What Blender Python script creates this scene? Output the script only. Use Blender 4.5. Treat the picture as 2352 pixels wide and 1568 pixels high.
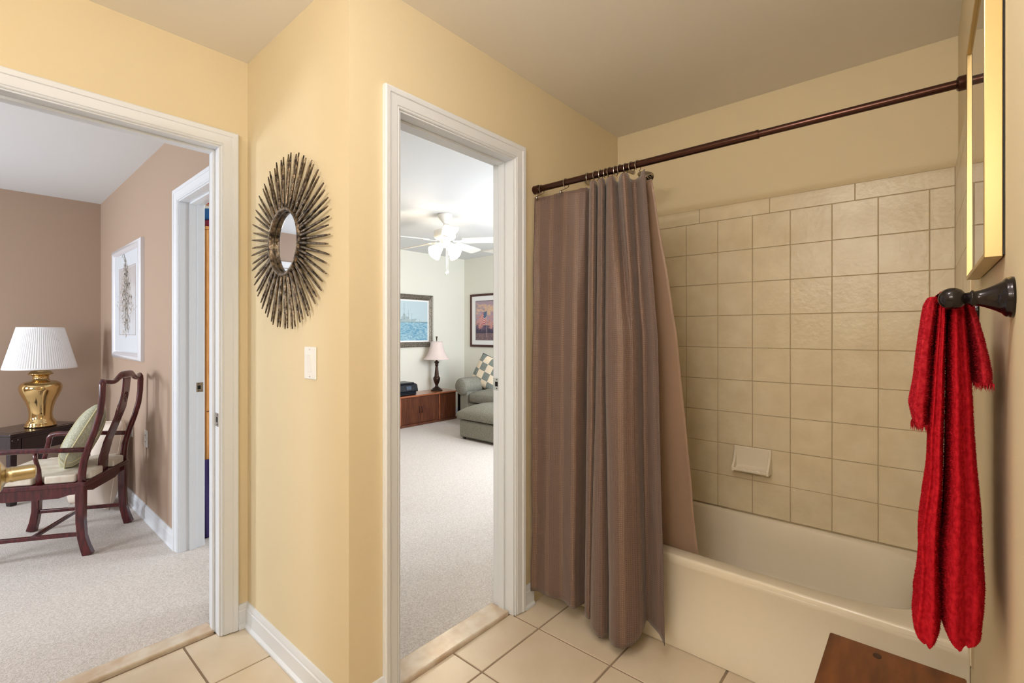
import bpy, bmesh, math, random
from math import sin, cos, pi, radians, sqrt, atan2
from mathutils import Vector, Matrix, noise
random.seed(7)
S = bpy.context.scene
COL = S.collection
for o in list(bpy.data.objects): bpy.data.objects.remove(o)

# ------------------------------------------------------------------ camera
cam_d = bpy.data.cameras.new('camera'); cam = bpy.data.objects.new('camera', cam_d); COL.objects.link(cam)
cam_d.sensor_width = 36.0; cam_d.lens = 1089.57/2352*36.0; cam_d.shift_y = -20.2/2352
cam_d.clip_start = 0.02
cam.location = (0, 0, 1.27); cam.rotation_euler = (radians(90), 0, radians(41.008-90))
S.camera = cam
# ------------------------------------------------------------------ world, view
w = bpy.data.worlds.new('world'); S.world = w; w.use_nodes = True
w.node_tree.nodes['Background'].inputs[0].default_value = (0.75, 0.85, 1.0, 1)
w.node_tree.nodes['Background'].inputs[1].default_value = 0.6
S.view_settings.view_transform = 'Standard'; S.view_settings.look = 'None'
S.view_settings.exposure = -0.05; S.view_settings.gamma = 1.0; S.view_settings.use_curve_mapping = False

def light(name, kind, loc, energy, color, size=0.1, size_y=None, target=None, spread=None):
    d = bpy.data.lights.new(name, kind); d.energy = energy; d.color = color
    if kind == 'AREA':
        d.shape = 'RECTANGLE'; d.size = size; d.size_y = size_y or size
        if spread: d.spread = spread
    else: d.shadow_soft_size = size
    o = bpy.data.objects.new(name, d); COL.objects.link(o); o.location = loc
    if target: o.rotation_euler = (Vector(target)-Vector(loc)).to_track_quat('-Z', 'Y').to_euler()
    return o
# bathroom: three globes of the vanity bar behind the camera and an added, unseen ceiling fill lamp
for i in range(3):
    light('vanity_bulb_light', 'POINT', (-1.12, 0.12+0.33*i, 1.97), 15.5, (0.965, 0.965, 1.0), 0.05)
light('added_fill_light', 'POINT', (0.45, 0.42, 2.27), 15, (0.965, 0.965, 1.0), 0.09)  # fill lamp added to brighten the doorway wall, tile and ceiling
# left room: daylight through its left window
light('left_window_light', 'AREA', (-2.52, 4.75, 1.35), 62, (0.88, 0.94, 1.0), 0.55, 0.8, (0.8, 3.9, 1.1))
light('left_window_light', 'AREA', (-2.52, 3.1, 1.35), 40, (0.90, 0.95, 1.0), 0.9, 1.1, (0.8, 3.1, 0.9))
# far room: daylight through the window in the wall beside the bathroom
light('far_window_light', 'AREA', (3.95, 1.56, 1.45), 92, (0.85, 0.92, 1.0), 1.5, 1.2, (3.6, 5.0, 1.2))

# ------------------------------------------------------------------ materials
def lin(c):
    return tuple((x/255/12.92 if x/255 <= 0.04045 else ((x/255+0.055)/1.055)**2.4) for x in c)+(1,)
def mat(name, rgb, rough=0.6, metal=0.0, bump=0, bscale=50, var=0, vscale=5, spec=0.5, detail=3, coat=0, sheen=0, rgb2=None, stretch=None, emit=0, trans=0, ior=1.45, alpha=1):
    m = bpy.data.materials.new(name); m.use_nodes = True; nt = m.node_tree; N = nt.nodes; L = nt.links
    b = N['Principled BSDF']; b.inputs['Base Color'].default_value = lin(rgb)
    b.inputs['Roughness'].default_value = rough; b.inputs['Metallic'].default_value = metal
    b.inputs['Specular IOR Level'].default_value = spec; b.inputs['Coat Weight'].default_value = coat
    b.inputs['Coat Roughness'].default_value = 0.08
    b.inputs['Sheen Weight'].default_value = sheen
    b.inputs['Transmission Weight'].default_value = trans; b.inputs['IOR'].default_value = ior
    if emit:
        b.inputs['Emission Color'].default_value = lin(rgb); b.inputs['Emission Strength'].default_value = emit
    tc = N.new('ShaderNodeTexCoord'); src = tc.outputs['Object']
    if stretch:
        mp = N.new('ShaderNodeMapping'); mp.inputs['Scale'].default_value = stretch
        L.new(src, mp.inputs[0]); src = mp.outputs[0]
    if var or rgb2:
        n = N.new('ShaderNodeTexNoise'); n.inputs['Scale'].default_value = vscale; n.inputs['Detail'].default_value = detail
        L.new(src, n.inputs['Vector'])
        r = N.new('ShaderNodeValToRGB'); c2 = rgb2 or tuple(max(0, x*(1-var)) for x in rgb)
        r.color_ramp.elements[0].position = 0.35; r.color_ramp.elements[1].position = 0.65
        r.color_ramp.elements[0].color = lin(c2); r.color_ramp.elements[1].color = lin(rgb)
        L.new(n.outputs['Fac'], r.inputs[0]); L.new(r.outputs[0], b.inputs['Base Color'])
        if emit: L.new(r.outputs[0], b.inputs['Emission Color'])
    if bump:
        n2 = N.new('ShaderNodeTexNoise'); n2.inputs['Scale'].default_value = bscale; n2.inputs['Detail'].default_value = 2
        L.new(src, n2.inputs['Vector'])
        bp = N.new('ShaderNodeBump'); bp.inputs['Strength'].default_value = min(1, bump); bp.inputs['Distance'].default_value = 0.003
        L.new(n2.outputs['Fac'], bp.inputs['Height']); L.new(bp.outputs[0], b.inputs['Normal'])
    return m
M = {}
M['yellow'] = mat('yellow_paint', (225, 209, 174), 0.75, bump=0.08, bscale=260)
M['pink'] = mat('dusty_rose_paint', (175, 151, 132), 0.8, bump=0.08, bscale=260)
M['cream'] = mat('cream_paint', (232, 230, 218), 0.8, bump=0.06, bscale=260)
M['ceil'] = mat('ceiling_paint', (240, 234, 226), 0.9)
M['ceil_g'] = mat('white_ceiling_paint', (222, 224, 226), 0.9)
M['trim'] = mat('white_trim_paint', (226, 230, 236), 0.32)
M['tub'] = mat('bone_tub_enamel', (234, 223, 202), 0.13, spec=0.5)
M['tile'] = mat('beige_wall_tile', (228, 214, 184), 0.30, bump=0.45, bscale=48, rgb2=(219, 203, 171), vscale=9, detail=6)
M['grout'] = mat('wall_grout', (184, 164, 132), 0.9)
M['ftile'] = mat('beige_floor_tile', (226, 211, 188), 0.28, bump=0.25, bscale=30, rgb2=(218, 201, 176), vscale=5, detail=5)
M['fgrout'] = mat('floor_grout', (150, 130, 110), 0.9)
M['marble'] = mat('cream_marble', (226, 214, 196), 0.25, rgb2=(204, 180, 154), vscale=14, detail=8)
M['carpet'] = mat('grey_beige_carpet', (222, 214, 208), 0.98, bump=1.0, bscale=230, rgb2=(190, 180, 172), vscale=170, spec=0.1, sheen=0.3)
M['chrome'] = mat('satin_nickel', (200, 200, 200), 0.2, metal=1)
M['brass'] = mat('polished_brass', (214, 184, 128), 0.1, metal=1)
M['brassb'] = mat('brushed_brass', (196, 182, 148), 0.26, metal=1)
M['bronze'] = mat('oil_rubbed_bronze', (34, 28, 30), 0.22, metal=0.6, coat=0.3)
M['rod'] = mat('copper_bronze_rod', (74, 48, 40), 0.25, metal=0.85)
M['dark'] = mat('black_hole', (12, 11, 10), 0.9)
M['hookm'] = mat('hook_steel', (175, 168, 160), 0.18, metal=1)
M['rosewood'] = mat('rosewood', (92, 32, 34), 0.22, rgb2=(62, 18, 24), vscale=12, stretch=(6, 6, 1), coat=0.4)
M['darkwood'] = mat('dark_rosewood_table', (42, 20, 26), 0.2, rgb2=(30, 13, 19), vscale=12, coat=0.3)
M['oak'] = mat('orange_oak', (232, 170, 104), 0.45, rgb2=(214, 144, 80), vscale=40, stretch=(3, 3, 0.3), detail=5)
M['stool'] = mat('stained_pine', (132, 76, 34), 0.38, rgb2=(94, 48, 18), vscale=4, stretch=(1.2, 5, 1.2), detail=5)
M['knot'] = mat('dark_knot', (62, 28, 10), 0.4)
M['cabw'] = mat('cabinet_cherry', (120, 70, 46), 0.3, rgb2=(86, 46, 32), vscale=9, stretch=(8, 8, 0.5), coat=0.2)
M['cabtop'] = mat('cabinet_top_cherry', (178, 112, 80), 0.25, rgb2=(160, 94, 64), vscale=6, coat=0.3)
M['shade_w'] = mat('pleated_white_shade', (236, 236, 238), 0.85)
M['shade_p'] = mat('pale_pink_shade', (230, 212, 206), 0.8)
M['lampbz'] = mat('antique_bronze_lamp', (74, 52, 40), 0.35, metal=0.6, rgb2=(44, 32, 28), vscale=20)
M['whitepl'] = mat('white_plastic', (236, 236, 234), 0.3)
M['mirror'] = mat('mirror_glass', (235, 238, 240), 0.02, metal=1)
M['ray'] = mat('antique_silver_ray', (140, 124, 104), 0.34, metal=0.85, bump=0.8, bscale=140, rgb2=(52, 44, 40), vscale=60, detail=5)
M['liner'] = mat('satin_liner', (156, 128, 107), 0.42, sheen=0.3)
M['red'] = mat('red_terry', (182, 32, 42), 1.0, spec=0.0, sheen=0.0, rgb2=(154, 20, 30), vscale=120)
M['red2'] = mat('red_terry_hand_towel', (188, 44, 54), 1.0, spec=0.0, sheen=0.0, rgb2=(156, 26, 38), vscale=160)
M['gold'] = mat('gold_frame', (204, 180, 128), 0.35, metal=0.9)
M['matb'] = mat('picture_mat', (226, 220, 205), 0.7)
M['blackf'] = mat('black_backing', (20, 18, 18), 0.5)
M['glass'] = mat('picture_glass', (255, 255, 255), 0.0, trans=1.0, ior=1.5)
M['silverf'] = mat('pearl_white_frame', (222, 222, 228), 0.25, coat=0.5)
M['cushion'] = mat('cream_brocade', (232, 226, 212), 0.6, rgb2=(214, 202, 184), vscale=18, bump=0.3, bscale=90)
M['pillow'] = mat('sage_silk', (176, 176, 146), 0.5, sheen=0.3, bump=0.2, bscale=60)
M['pillowb'] = mat('sage_dotted_band', (158, 160, 138), 0.5, rgb2=(196, 196, 172), vscale=130)
M['piping'] = mat('pale_gold_piping', (222, 214, 170), 0.5)
M['beigef'] = mat('beige_fabric', (226, 212, 198), 0.9, bump=0.3, bscale=20)
M['tweed'] = mat('sage_tweed', (152, 150, 138), 0.95, rgb2=(112, 110, 100), vscale=160, bump=0.5, bscale=200, spec=0.1)
M['chk_l'] = mat('check_cream', (224, 208, 184), 0.9)
M['chk_d'] = mat('check_teal_grey', (138, 146, 140), 0.9, rgb2=(110, 114, 106), vscale=120)
M['printer'] = mat('black_printer', (22, 26, 36), 0.3)
M['screen'] = mat('printer_screen', (70, 84, 104), 0.15)
M['fan'] = mat('white_fan', (236, 232, 224), 0.35)
M['purple'] = mat('purple_blue_fabric', (58, 44, 92), 0.9, bump=0.5, bscale=40)
M['fig_blue'] = mat('figurine_blue', (20, 96, 166), 0.3)
M['fig_red'] = mat('figurine_red', (200, 42, 46), 0.4)
M['fig_wine'] = mat('figurine_wine', (130, 24, 54), 0.5)
M['fig_white'] = mat('figurine_white', (236, 236, 240), 0.5)
M['fig_skin'] = mat('figurine_peach', (226, 176, 140), 0.5)
M['steelframe'] = mat('antique_silver_frame', (150, 142, 130), 0.4, metal=0.5, rgb2=(84, 76, 66), vscale=90, bump=0.8, bscale=120)
M['mahog'] = mat('mahogany_frame', (70, 34, 28), 0.3)
M['white'] = mat('white_mat', (240, 240, 240), 0.7)
M['globe'] = mat('lit_frosted_glass', (255, 236, 200), 0.4, emit=4)
M['door'] = mat('white_door_paint', (232, 232, 232), 0.35)
M['sky'] = mat('window_daylight', (225, 235, 255), 0.5, emit=1.5)

def waffle_mat():
    m = bpy.data.materials.new('brown_waffle_weave'); m.use_nodes = True; nt = m.node_tree; N = nt.nodes; L = nt.links
    b = N['Principled BSDF']; b.inputs['Roughness'].default_value = 0.48; b.inputs['Sheen Weight'].default_value = 0.25
    uv = N.new('ShaderNodeUVMap'); uv.uv_map = 'cloth'
    sp = N.new('ShaderNodeSeparateXYZ'); L.new(uv.outputs[0], sp.inputs[0])
    def m_(op, a, v=None, c=None):
        n = N.new('ShaderNodeMath'); n.operation = op
        for i, x in enumerate((a, v, c)):
            if x is None: continue
            if isinstance(x, (int, float)): n.inputs[i].default_value = x
            else: L.new(x, n.inputs[i])
        return n.outputs[0]
    P = 0.0078
    fx = m_('SINE', m_('MULTIPLY', sp.outputs[0], 2*pi/P)); fy = m_('SINE', m_('MULTIPLY', sp.outputs[1], 2*pi/P))
    cell = m_('MULTIPLY', m_('MULTIPLY_ADD', fx, 0.5, 0.5), m_('MULTIPLY_ADD', fy, 0.5, 0.5))
    dot = m_('POWER', cell, 2.2)
    # light through the cloth, painted in: every few columns the dots are paler
    st = m_('SINE', m_('MULTIPLY', sp.outputs[0], 2*pi/0.0702))
    light_band = m_('MULTIPLY', m_('GREATER_THAN', st, 0.72), 0.8)
    pale = m_('MULTIPLY', dot, light_band)
    mx = N.new('ShaderNodeMix'); mx.data_type = 'RGBA'
    mx.inputs[6].default_value = lin((110, 86, 74)); mx.inputs[7].default_value = lin((56, 41, 36)); L.new(dot, mx.inputs[0])  # shade of the waffle recesses put into the colour
    mx2 = N.new('ShaderNodeMix'); mx2.data_type = 'RGBA'
    L.new(mx.outputs[2], mx2.inputs[6]); mx2.inputs[7].default_value = lin((188, 154, 124)); L.new(pale, mx2.inputs[0])
    L.new(mx2.outputs[2], b.inputs['Base Color'])
    bp = N.new('ShaderNodeBump'); bp.inputs['Strength'].default_value = 0.6; bp.inputs['Distance'].default_value = 0.002
    L.new(m_('MULTIPLY', dot, -1.0), bp.inputs['Height']); L.new(bp.outputs[0], b.inputs['Normal'])
    return m
M['waffle'] = waffle_mat()

def art_mat(name, stops, axis=2, z0=0, z1=1, nscale=12, namt=0.15, stretch=(1, 1, 1)):
    m = bpy.data.materials.new(name); m.use_nodes = True; nt = m.node_tree; N = nt.nodes; L = nt.links
    b = N['Principled BSDF']; b.inputs['Roughness'].default_value = 0.5
    tc = N.new('ShaderNodeTexCoord'); sp = N.new('ShaderNodeSeparateXYZ'); L.new(tc.outputs['Object'], sp.inputs[0])
    mr = N.new('ShaderNodeMapRange'); mr.inputs[1].default_value = z0; mr.inputs[2].default_value = z1
    L.new(sp.outputs[axis], mr.inputs[0])
    mp = N.new('ShaderNodeMapping'); mp.inputs['Scale'].default_value = stretch; L.new(tc.outputs['Object'], mp.inputs[0])
    n = N.new('ShaderNodeTexNoise'); n.inputs['Scale'].default_value = nscale; n.inputs['Detail'].default_value = 6; L.new(mp.outputs[0], n.inputs['Vector'])
    a = N.new('ShaderNodeMath'); a.operation = 'MULTIPLY_ADD'; L.new(n.outputs['Fac'], a.inputs[0]); a.inputs[1].default_value = namt*2; a.inputs[2].default_value = -namt
    s = N.new('ShaderNodeMath'); s.operation = 'ADD'; L.new(mr.outputs[0], s.inputs[0]); L.new(a.outputs[0], s.inputs[1])
    r = N.new('ShaderNodeValToRGB'); e = r.color_ramp.elements
    while len(e) < len(stops): e.new(0.5)
    for i, (p, c) in enumerate(stops): e[i].position = p; e[i].color = lin(c)
    L.new(s.outputs[0], r.inputs[0]); L.new(r.outputs[0], b.inputs['Base Color'])
    return m

# ------------------------------------------------------------------ mesh helpers
class MB:
    def __init__(s): s.v = []; s.f = []; s.m = []; s.uv = None
    def add(s, vs, fs, mi=0):
        o = len(s.v); s.v += [tuple(v) for v in vs]; s.f += [tuple(i+o for i in f) for f in fs]; s.m += [mi]*len(fs); return s
    def box(s, x0, x1, y0, y1, z0, z1, mi=0, sides=None):
        vs = [(x, y, z) for x in (x0, x1) for y in (y0, y1) for z in (z0, z1)]
        fs = {'-x': (0, 1, 3, 2), '+x': (4, 6, 7, 5), '-y': (0, 4, 5, 1), '+y': (2, 3, 7, 6), '-z': (0, 2, 6, 4), '+z': (1, 5, 7, 3)}
        o = len(s.v); s.v += vs
        for k, f in fs.items():
            s.f.append(tuple(i+o for i in f)); s.m.append((sides or {}).get(k, mi))
        return s
    def tube(s, pts, r, n=12, mi=0, cap=True, flat=None):
        pts = [Vector(p) for p in pts]; k = len(pts)
        rs = r if isinstance(r, (list, tuple)) else [r]*k
        t0 = (pts[1]-pts[0]).normalized(); up = Vector((0, 0, 1)) if abs(t0.z) < 0.9 else Vector((1, 0, 0))
        nrm = (up - t0*up.dot(t0)).normalized(); vs = []
        for i, p in enumerate(pts):
            t = (pts[min(i+1, k-1)]-pts[max(i-1, 0)]).normalized()
            nrm = (nrm - t*nrm.dot(t)).normalized(); bn = t.cross(nrm)
            for j in range(n):
                a = 2*pi*j/n; e = 1 if not flat else flat
                vs.append(p + nrm*cos(a)*rs[i] + bn*sin(a)*rs[i]*e)
        fs = [(i*n+j, i*n+(j+1) % n, (i+1)*n+(j+1) % n, (i+1)*n+j) for i in range(k-1) for j in range(n)]
        if cap: fs += [tuple(range(n))[::-1], tuple((k-1)*n+j for j in range(n))]
        return s.add(vs, fs, mi)
    def sweep(s, pts, w, d, side, mi=0):      # rectangular bar along pts; side = axis of width w
        pts = [Vector(p) for p in pts]; k = len(pts); sd = Vector(side).normalized(); vs = []
        ws = w if isinstance(w, (list, tuple)) else [w]*k
        ds = d if isinstance(d, (list, tuple)) else [d]*k
        for i, p in enumerate(pts):
            t = (pts[min(i+1, k-1)]-pts[max(i-1, 0)]).normalized(); n = t.cross(sd).normalized()
            for a, b in ((-1, -1), (1, -1), (1, 1), (-1, 1)): vs.append(p+sd*a*ws[i]/2+n*b*ds[i]/2)
        fs = [(i*4+j, i*4+(j+1) % 4, (i+1)*4+(j+1) % 4, (i+1)*4+j) for i in range(k-1) for j in range(4)]
        fs += [(3, 2, 1, 0), tuple((k-1)*4+j for j in range(4))]
        return s.add(vs, fs, mi)
    def lathe(s, prof, c=(0, 0, 0), n=32, axis='z', mi=0, wob=None, phase=0):
        c = Vector(c); vs = []
        for r, h in prof:
            for j in range(n):
                a = 2*pi*j/n+phase; rr = r*(wob(j, n) if wob else 1)
                p = {'z': (rr*cos(a), rr*sin(a), h), 'x': (h, rr*cos(a), rr*sin(a)), 'y': (rr*sin(a), h, rr*cos(a))}[axis]
                vs.append(c+Vector(p))
        k = len(prof)
        fs = [(i*n+j, i*n+(j+1) % n, (i+1)*n+(j+1) % n, (i+1)*n+j) for i in range(k-1) for j in range(n)]
        loop = abs(prof[0][0]-prof[-1][0])+abs(prof[0][1]-prof[-1][1]) < 1e-6
        if prof[0][0] > 1e-5 and not loop: fs.append(tuple(range(n))[::-1])
        if prof[-1][0] > 1e-5 and not loop: fs.append(tuple((k-1)*n+j for j in range(n)))
        return s.add(vs, fs, mi)
    def sphere(s, c, r, n=16, mi=0, sc=(1, 1, 1)):
        k = n//2; vs = []; c = Vector(c)
        for i in range(k+1):
            for j in range(n):
                t = pi*i/k; a = 2*pi*j/n
                vs.append(c+Vector((r*sin(t)*cos(a)*sc[0], r*sin(t)*sin(a)*sc[1], r*cos(t)*sc[2])))
        return s.add(vs, [(i*n+j, (i+1)*n+j, (i+1)*n+(j+1) % n, i*n+(j+1) % n) for i in range(k) for j in range(n)], mi)
    def prism(s, poly, a0, a1, axis='z', mi=0):
        n = len(poly)
        def P(u, v, a): return {'z': (u, v, a), 'x': (a, u, v), 'y': (u, a, v)}[axis]
        vs = [P(u, v, a0) for u, v in poly]+[P(u, v, a1) for u, v in poly]
        fs = [tuple(range(n))[::-1], tuple(range(n, 2*n))]+[(i, (i+1) % n, n+(i+1) % n, n+i) for i in range(n)]
        return s.add(vs, fs, mi)
    def grid(s, rows, mi=0, closed=False):
        nr = len(rows); nc = len(rows[0]); vs = [p for r in rows for p in r]
        q = nc if closed else nc-1
        return s.add(vs, [(i*nc+j, i*nc+(j+1) % nc, (i+1)*nc+(j+1) % nc, (i+1)*nc+j) for i in range(nr-1) for j in range(q)], mi)
    def xf(s, Mx, start=0):
        for i in range(start, len(s.v)): s.v[i] = tuple(Mx @ Vector(s.v[i]))
        return s
    def build(s, name, mats, parent=None, smooth=False, bevel=0, local=False, solid=0, subsurf=0, weld=True, segs=2, off=1):
        me = bpy.data.meshes.new(name)
        me.from_pydata(s.v, [], s.f)
        if not isinstance(mats, (list, tuple)): mats = [mats]
        for m in mats: me.materials.append(M[m] if isinstance(m, str) else m)
        for p, i in zip(me.polygons, s.m): p.material_index = i
        if s.uv:
            l = me.uv_layers.new(name='cloth')
            for lp in me.loops: l.data[lp.index].uv = s.uv[lp.vertex_index]
        bm = bmesh.new(); bm.from_mesh(me)
        if weld and not s.uv: bmesh.ops.remove_doubles(bm, verts=bm.verts, dist=1e-5)
        bmesh.ops.recalc_face_normals(bm, faces=bm.faces); bm.to_mesh(me); bm.free()
        o = bpy.data.objects.new(name, me); COL.objects.link(o)
        if parent:
            if not local: me.transform(WM(parent).inverted())
            o.parent = parent
        elif not local:
            xs = [v.co for v in me.vertices]; c = Vector([(min(p[i] for p in xs)+max(p[i] for p in xs))/2 for i in range(3)]); c.z = min(p.z for p in xs)
            me.transform(Matrix.Translation(-c)); o.location = c
        if smooth:
            for p in me.polygons: p.use_smooth = True
            if smooth != 'all': 
                try: me.set_sharp_from_angle(angle=radians(smooth if smooth is not True else 40))
                except Exception: pass
        if bevel:
            b = o.modifiers.new('bevel', 'BEVEL'); b.width = bevel; b.segments = segs; b.limit_method = 'ANGLE'; b.angle_limit = radians(35)
        if solid:
            b = o.modifiers.new('thickness', 'SOLIDIFY'); b.thickness = solid; b.offset = off
        if subsurf:
            b = o.modifiers.new('subdiv', 'SUBSURF'); b.levels = subsurf; b.render_levels = subsurf
        return o
def WM(o):
    m = Matrix.LocRotScale(o.location, o.rotation_euler, o.scale)
    return WM(o.parent) @ m if o.parent else m
def tag(o, label, cat, group=None):
    o['label'] = label; o['category'] = cat
    if group: o['group'] = group
    return o
def thing(name, label, cat, loc=(0, 0, 0), rotz=0, group=None):
    o = bpy.data.objects.new(name, None); COL.objects.link(o); o.location = loc; o.rotation_euler = (0, 0, rotz)
    o.empty_display_size = 0.05
    return tag(o, label, cat, group)
def struct(o): o['kind'] = 'structure'; return o
def dup(root, loc):
    r = root.copy(); COL.objects.link(r); r.location = loc
    for ch in list(root.children):
        c = ch.copy(); COL.objects.link(c); c.parent = r
    return r

# ------------------------------------------------------------------ setting: floors, ceilings, walls
XB, YC, YA, YE, XD = 2.557, -0.100, 1.390, 2.2225, 0.803
H = 2.44
def tile_poly_floor():
    b = MB(); g = 0.0035
    P = 0.346; gx = 1.2676; gy = 1.2509
    xs = [-1.5]+[gx+P*i for i in range(-7, 3) if -1.5 < gx+P*i < 1.99]+[1.99]
    ys = [YC-0.01]+[gy+P*j for j in range(-3, 4) if YC < gy+P*j < 2.26]+[2.26]
    for i in range(len(xs)-1):
        for j in range(len(ys)-1):
            x0, x1, y0, y1 = xs[i]+g, xs[i+1]-g, ys[j]+g, ys[j+1]-g
            if y0 >= 1.42 and x0 > 0.82: continue
            if x0 > 0.80: y1 = min(y1, 1.41)
            elif x1 > 0.815 and y1 > 1.41:
                if y0 > 1.41: x1 = 0.815
            if x1-x0 < 0.01 or y1-y0 < 0.01: continue
            e = 0.0015
            b.add([(x0, y0, -0.004), (x1, y0, -0.004), (x1, y1, -0.004), (x0, y1, -0.004), (x0+e, y0+e, 0), (x1-e, y0+e, 0), (x1-e, y1-e, 0), (x0+e, y1-e, 0)],
                  [(4, 5, 6, 7), (0, 1, 5, 4), (1, 2, 6, 5), (2, 3, 7, 6), (3, 0, 4, 7)])
    b.box(-1.5, 2.70, -0.22, 1.42, -0.05, -0.003, 1); b.box(-1.5, 0.82, 1.42, 2.28, -0.05, -0.003, 1)
    return b
struct(tile_poly_floor().build('floor', ['ftile', 'fgrout']))
struct(MB().box(-2.6, 0.863, 2.345, 5.66, -0.05, 0.006).build('floor_left_room', 'carpet'))
struct(MB().box(0.863, 5.23, 1.47, 5.56, -0.05, 0.006).build('floor_far_room', 'carpet'))
b = MB(); b.box(-1.5, 2.70, -0.22, 1.45, H, H+0.05); b.box(-1.5, 0.863, 1.45, 2.28, H, H+0.05)
struct(b.build('ceiling', 'ceil'))
struct(MB().box(-2.72, 0.863, 2.28, 5.78, H, H+0.05).build('ceiling_left_room', 'ceil_g'))
struct(MB().box(0.863, 5.35, 1.45, 5.68, H, H+0.05).build('ceiling_far_room', 'ceil_g'))

D1 = (-0.030, 0.695, 2.06)    # doorway into the left room (x0, x1, top)
D2 = (0.985, 1.610, 2.06)     # doorway into the far room
D3 = (2.47, 3.235, 2.04)      # doorway in the rose wall (y0, y1, top)
def wall_x(name, x0, x1, y0, y1, mats, sides, door=None):
    b = MB()
    if door:
        b.box(x0, door[0], y0, y1, 0, H, 0, sides); b.box(door[1], x1, y0, y1, 0, H, 0, sides)
        b.box(door[0], door[1], y0, y1, door[2], H, 0, sides)
    else: b.box(x0, x1, y0, y1, 0, H, 0, sides)
    return struct(b.build(name, mats, weld=False))
wall_x('wall_left', -1.5, 0.803, YE, YE+0.12, ['yellow', 'pink'], {'+y': 1}, D1)
wall_x('wall_doorway', 0.803, 2.70, YA, YA+0.12, ['yellow', 'cream'], {'+y': 1}, D2)
wall_x('wall_right', -1.5, 2.565, YC-0.12, YC, ['yellow'], {})
wall_x('wall_tub', 2.565, 2.70, YC-0.12, YA, ['yellow'], {})
wall_x('wall_behind', -1.5, -1.38, YC, YE, ['yellow'], {})
b = MB(); b.box(XD, XD+0.12, YA+0.12, YE+0.12, 0, H, 0, {'+x': 1})
struct(b.build('wall_mirror_side', ['yellow', 'cream'], weld=False))
b = MB()
b.box(XD, XD+0.12, YE+0.12, D3[0], 0, H, 0, {'+x': 1}); b.box(XD, XD+0.12, D3[1], 5.66, 0, H, 0, {'+x': 1}); b.box(XD, XD+0.12, D3[0], D3[1], D3[2], H, 0, {'+x': 1})
struct(b.build('wall_left_room_right', ['pink', 'cream'], weld=False))
wall_x('wall_left_room_back', -2.6, XD, 5.66, 5.78, ['pink'], {})
wall_x('wall_far_room_back', XD+0.12, 5.23, 5.56, 5.68, ['cream'], {})
# left room's left wall with two windows, outside light comes in through them
def wall_y_win(name, x0, x1, y0, y1, wins, mi):
    b = MB(); y = y0
    for a, c in wins:
        b.box(x0, x1, y, a, 0, H); b.box(x0, x1, a, c, 0, 0.75); b.box(x0, x1, a, c, 1.95, H); y = c
    b.box(x0, x1, y, y1, 0, H); return struct(b.build(name, mi, weld=False))
wall_y_win('wall_left_room_left', -2.72, -2.6, 2.28, 5.78, [(2.6, 3.6), (4.25, 5.25)], 'pink')
wall_y_win('wall_far_room_right', 5.23, 5.35, 1.45, 5.68, [], 'cream')
b = MB(); b.box(2.70, 3.1, YA, YA+0.12, 0, H); b.box(4.8, 5.23, YA, YA+0.12, 0, H); b.box(3.1, 4.8, YA, YA+0.12, 0, 0.75); b.box(3.1, 4.8, YA, YA+0.12, 2.1, H)
struct(b.build('wall_far_room_front', 'cream', weld=False))
def window(name, ax, a, c, z0, z1, pos):
    f = MB(); t = 0.04
    def bx(u0, u1, w0, w1, d0=-0.02, d1=0.02):
        (f.box(pos+d0, pos+d1, u0, u1, w0, w1) if ax == 'x' else f.box(u0, u1, pos+d0, pos+d1, w0, w1))
    bx(a, a+t, z0, z1); bx(c-t, c, z0, z1); bx(a+t, c-t, z0, z0+t); bx(a+t, c-t, z1-t, z1); bx(a+t, c-t, (z0+z1)/2-0.015, (z0+z1)/2+0.015)
    return struct(f.build(name, 'trim'))
window('window_1', 'x', 2.6, 3.6, 0.75, 1.95, -2.68); window('window_2', 'x', 4.25, 5.25, 0.75, 1.95, -2.68)
window('window_3', 'y', 3.1, 4.8, 0.75, 2.1, 1.41)

# tiled surround of the tub
def tile_slab(name, ax, pos, d, a0, a1, ylines, caps, zcap0=1.8497, ztop=1.926, hi=None):
    """tiles on the plane ax=pos facing direction d (-1/+1), from a0..a1 along the wall"""
    b = MB(); g = 0.0009; th = 0.008; e = 0.0016
    def P(a, z, off):
        return (pos+d*off, a, z) if ax == 'x' else (a, pos+d*off, z)
    def T(u0, u1, z0, z1):
        u0 += g; u1 -= g; z0 += g; z1 -= g
        if u1-u0 < 0.006: return
        b.add([P(u0, z0, 0.004), P(u1, z0, 0.004), P(u1, z1, 0.004), P(u0, z1, 0.004), P(u0+e, z0+e, th), P(u1-e, z0+e, th), P(u1-e, z1-e, th), P(u0+e, z1-e, th)],
              [(4, 5, 6, 7), (0, 1, 5, 4), (1, 2, 6, 5), (2, 3, 7, 6), (3, 0, 4, 7)])
    us = [a0]+[y for y in sorted(ylines) if a0+0.004 < y < a1-0.004]+[a1]
    for i in range(len(us)-1):
        for k in range(9): T(us[i], us[i+1], zcap0-(k+1)*0.1639, zcap0-k*0.1639)
    cs = [a0]+[y for y in sorted(caps) if a0 < y < a1]+[a1]
    for i in range(len(cs)-1): T(cs[i], cs[i+1], zcap0, ztop)
    v = [P(a, z, o) for o in (0, 0.0055) for a, z in ((a0, 0.372), (a1, 0.372), (a1, ztop), (a0, ztop))]
    b.add(v, [(4, 5, 6, 7), (0, 1, 5, 4), (1, 2, 6, 5), (2, 3, 7, 6), (3, 0, 4, 7)], 1)
    return struct(b.build(name, ['tile', 'grout'], weld=False))
tile_slab('wall_tile_back', 'x', 2.565, -1, YC+0.008, YA-0.008, [0.9738-0.1649*i for i in range(-3, 8)], [0.902, 0.567, 0.230, 1.237])
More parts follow.
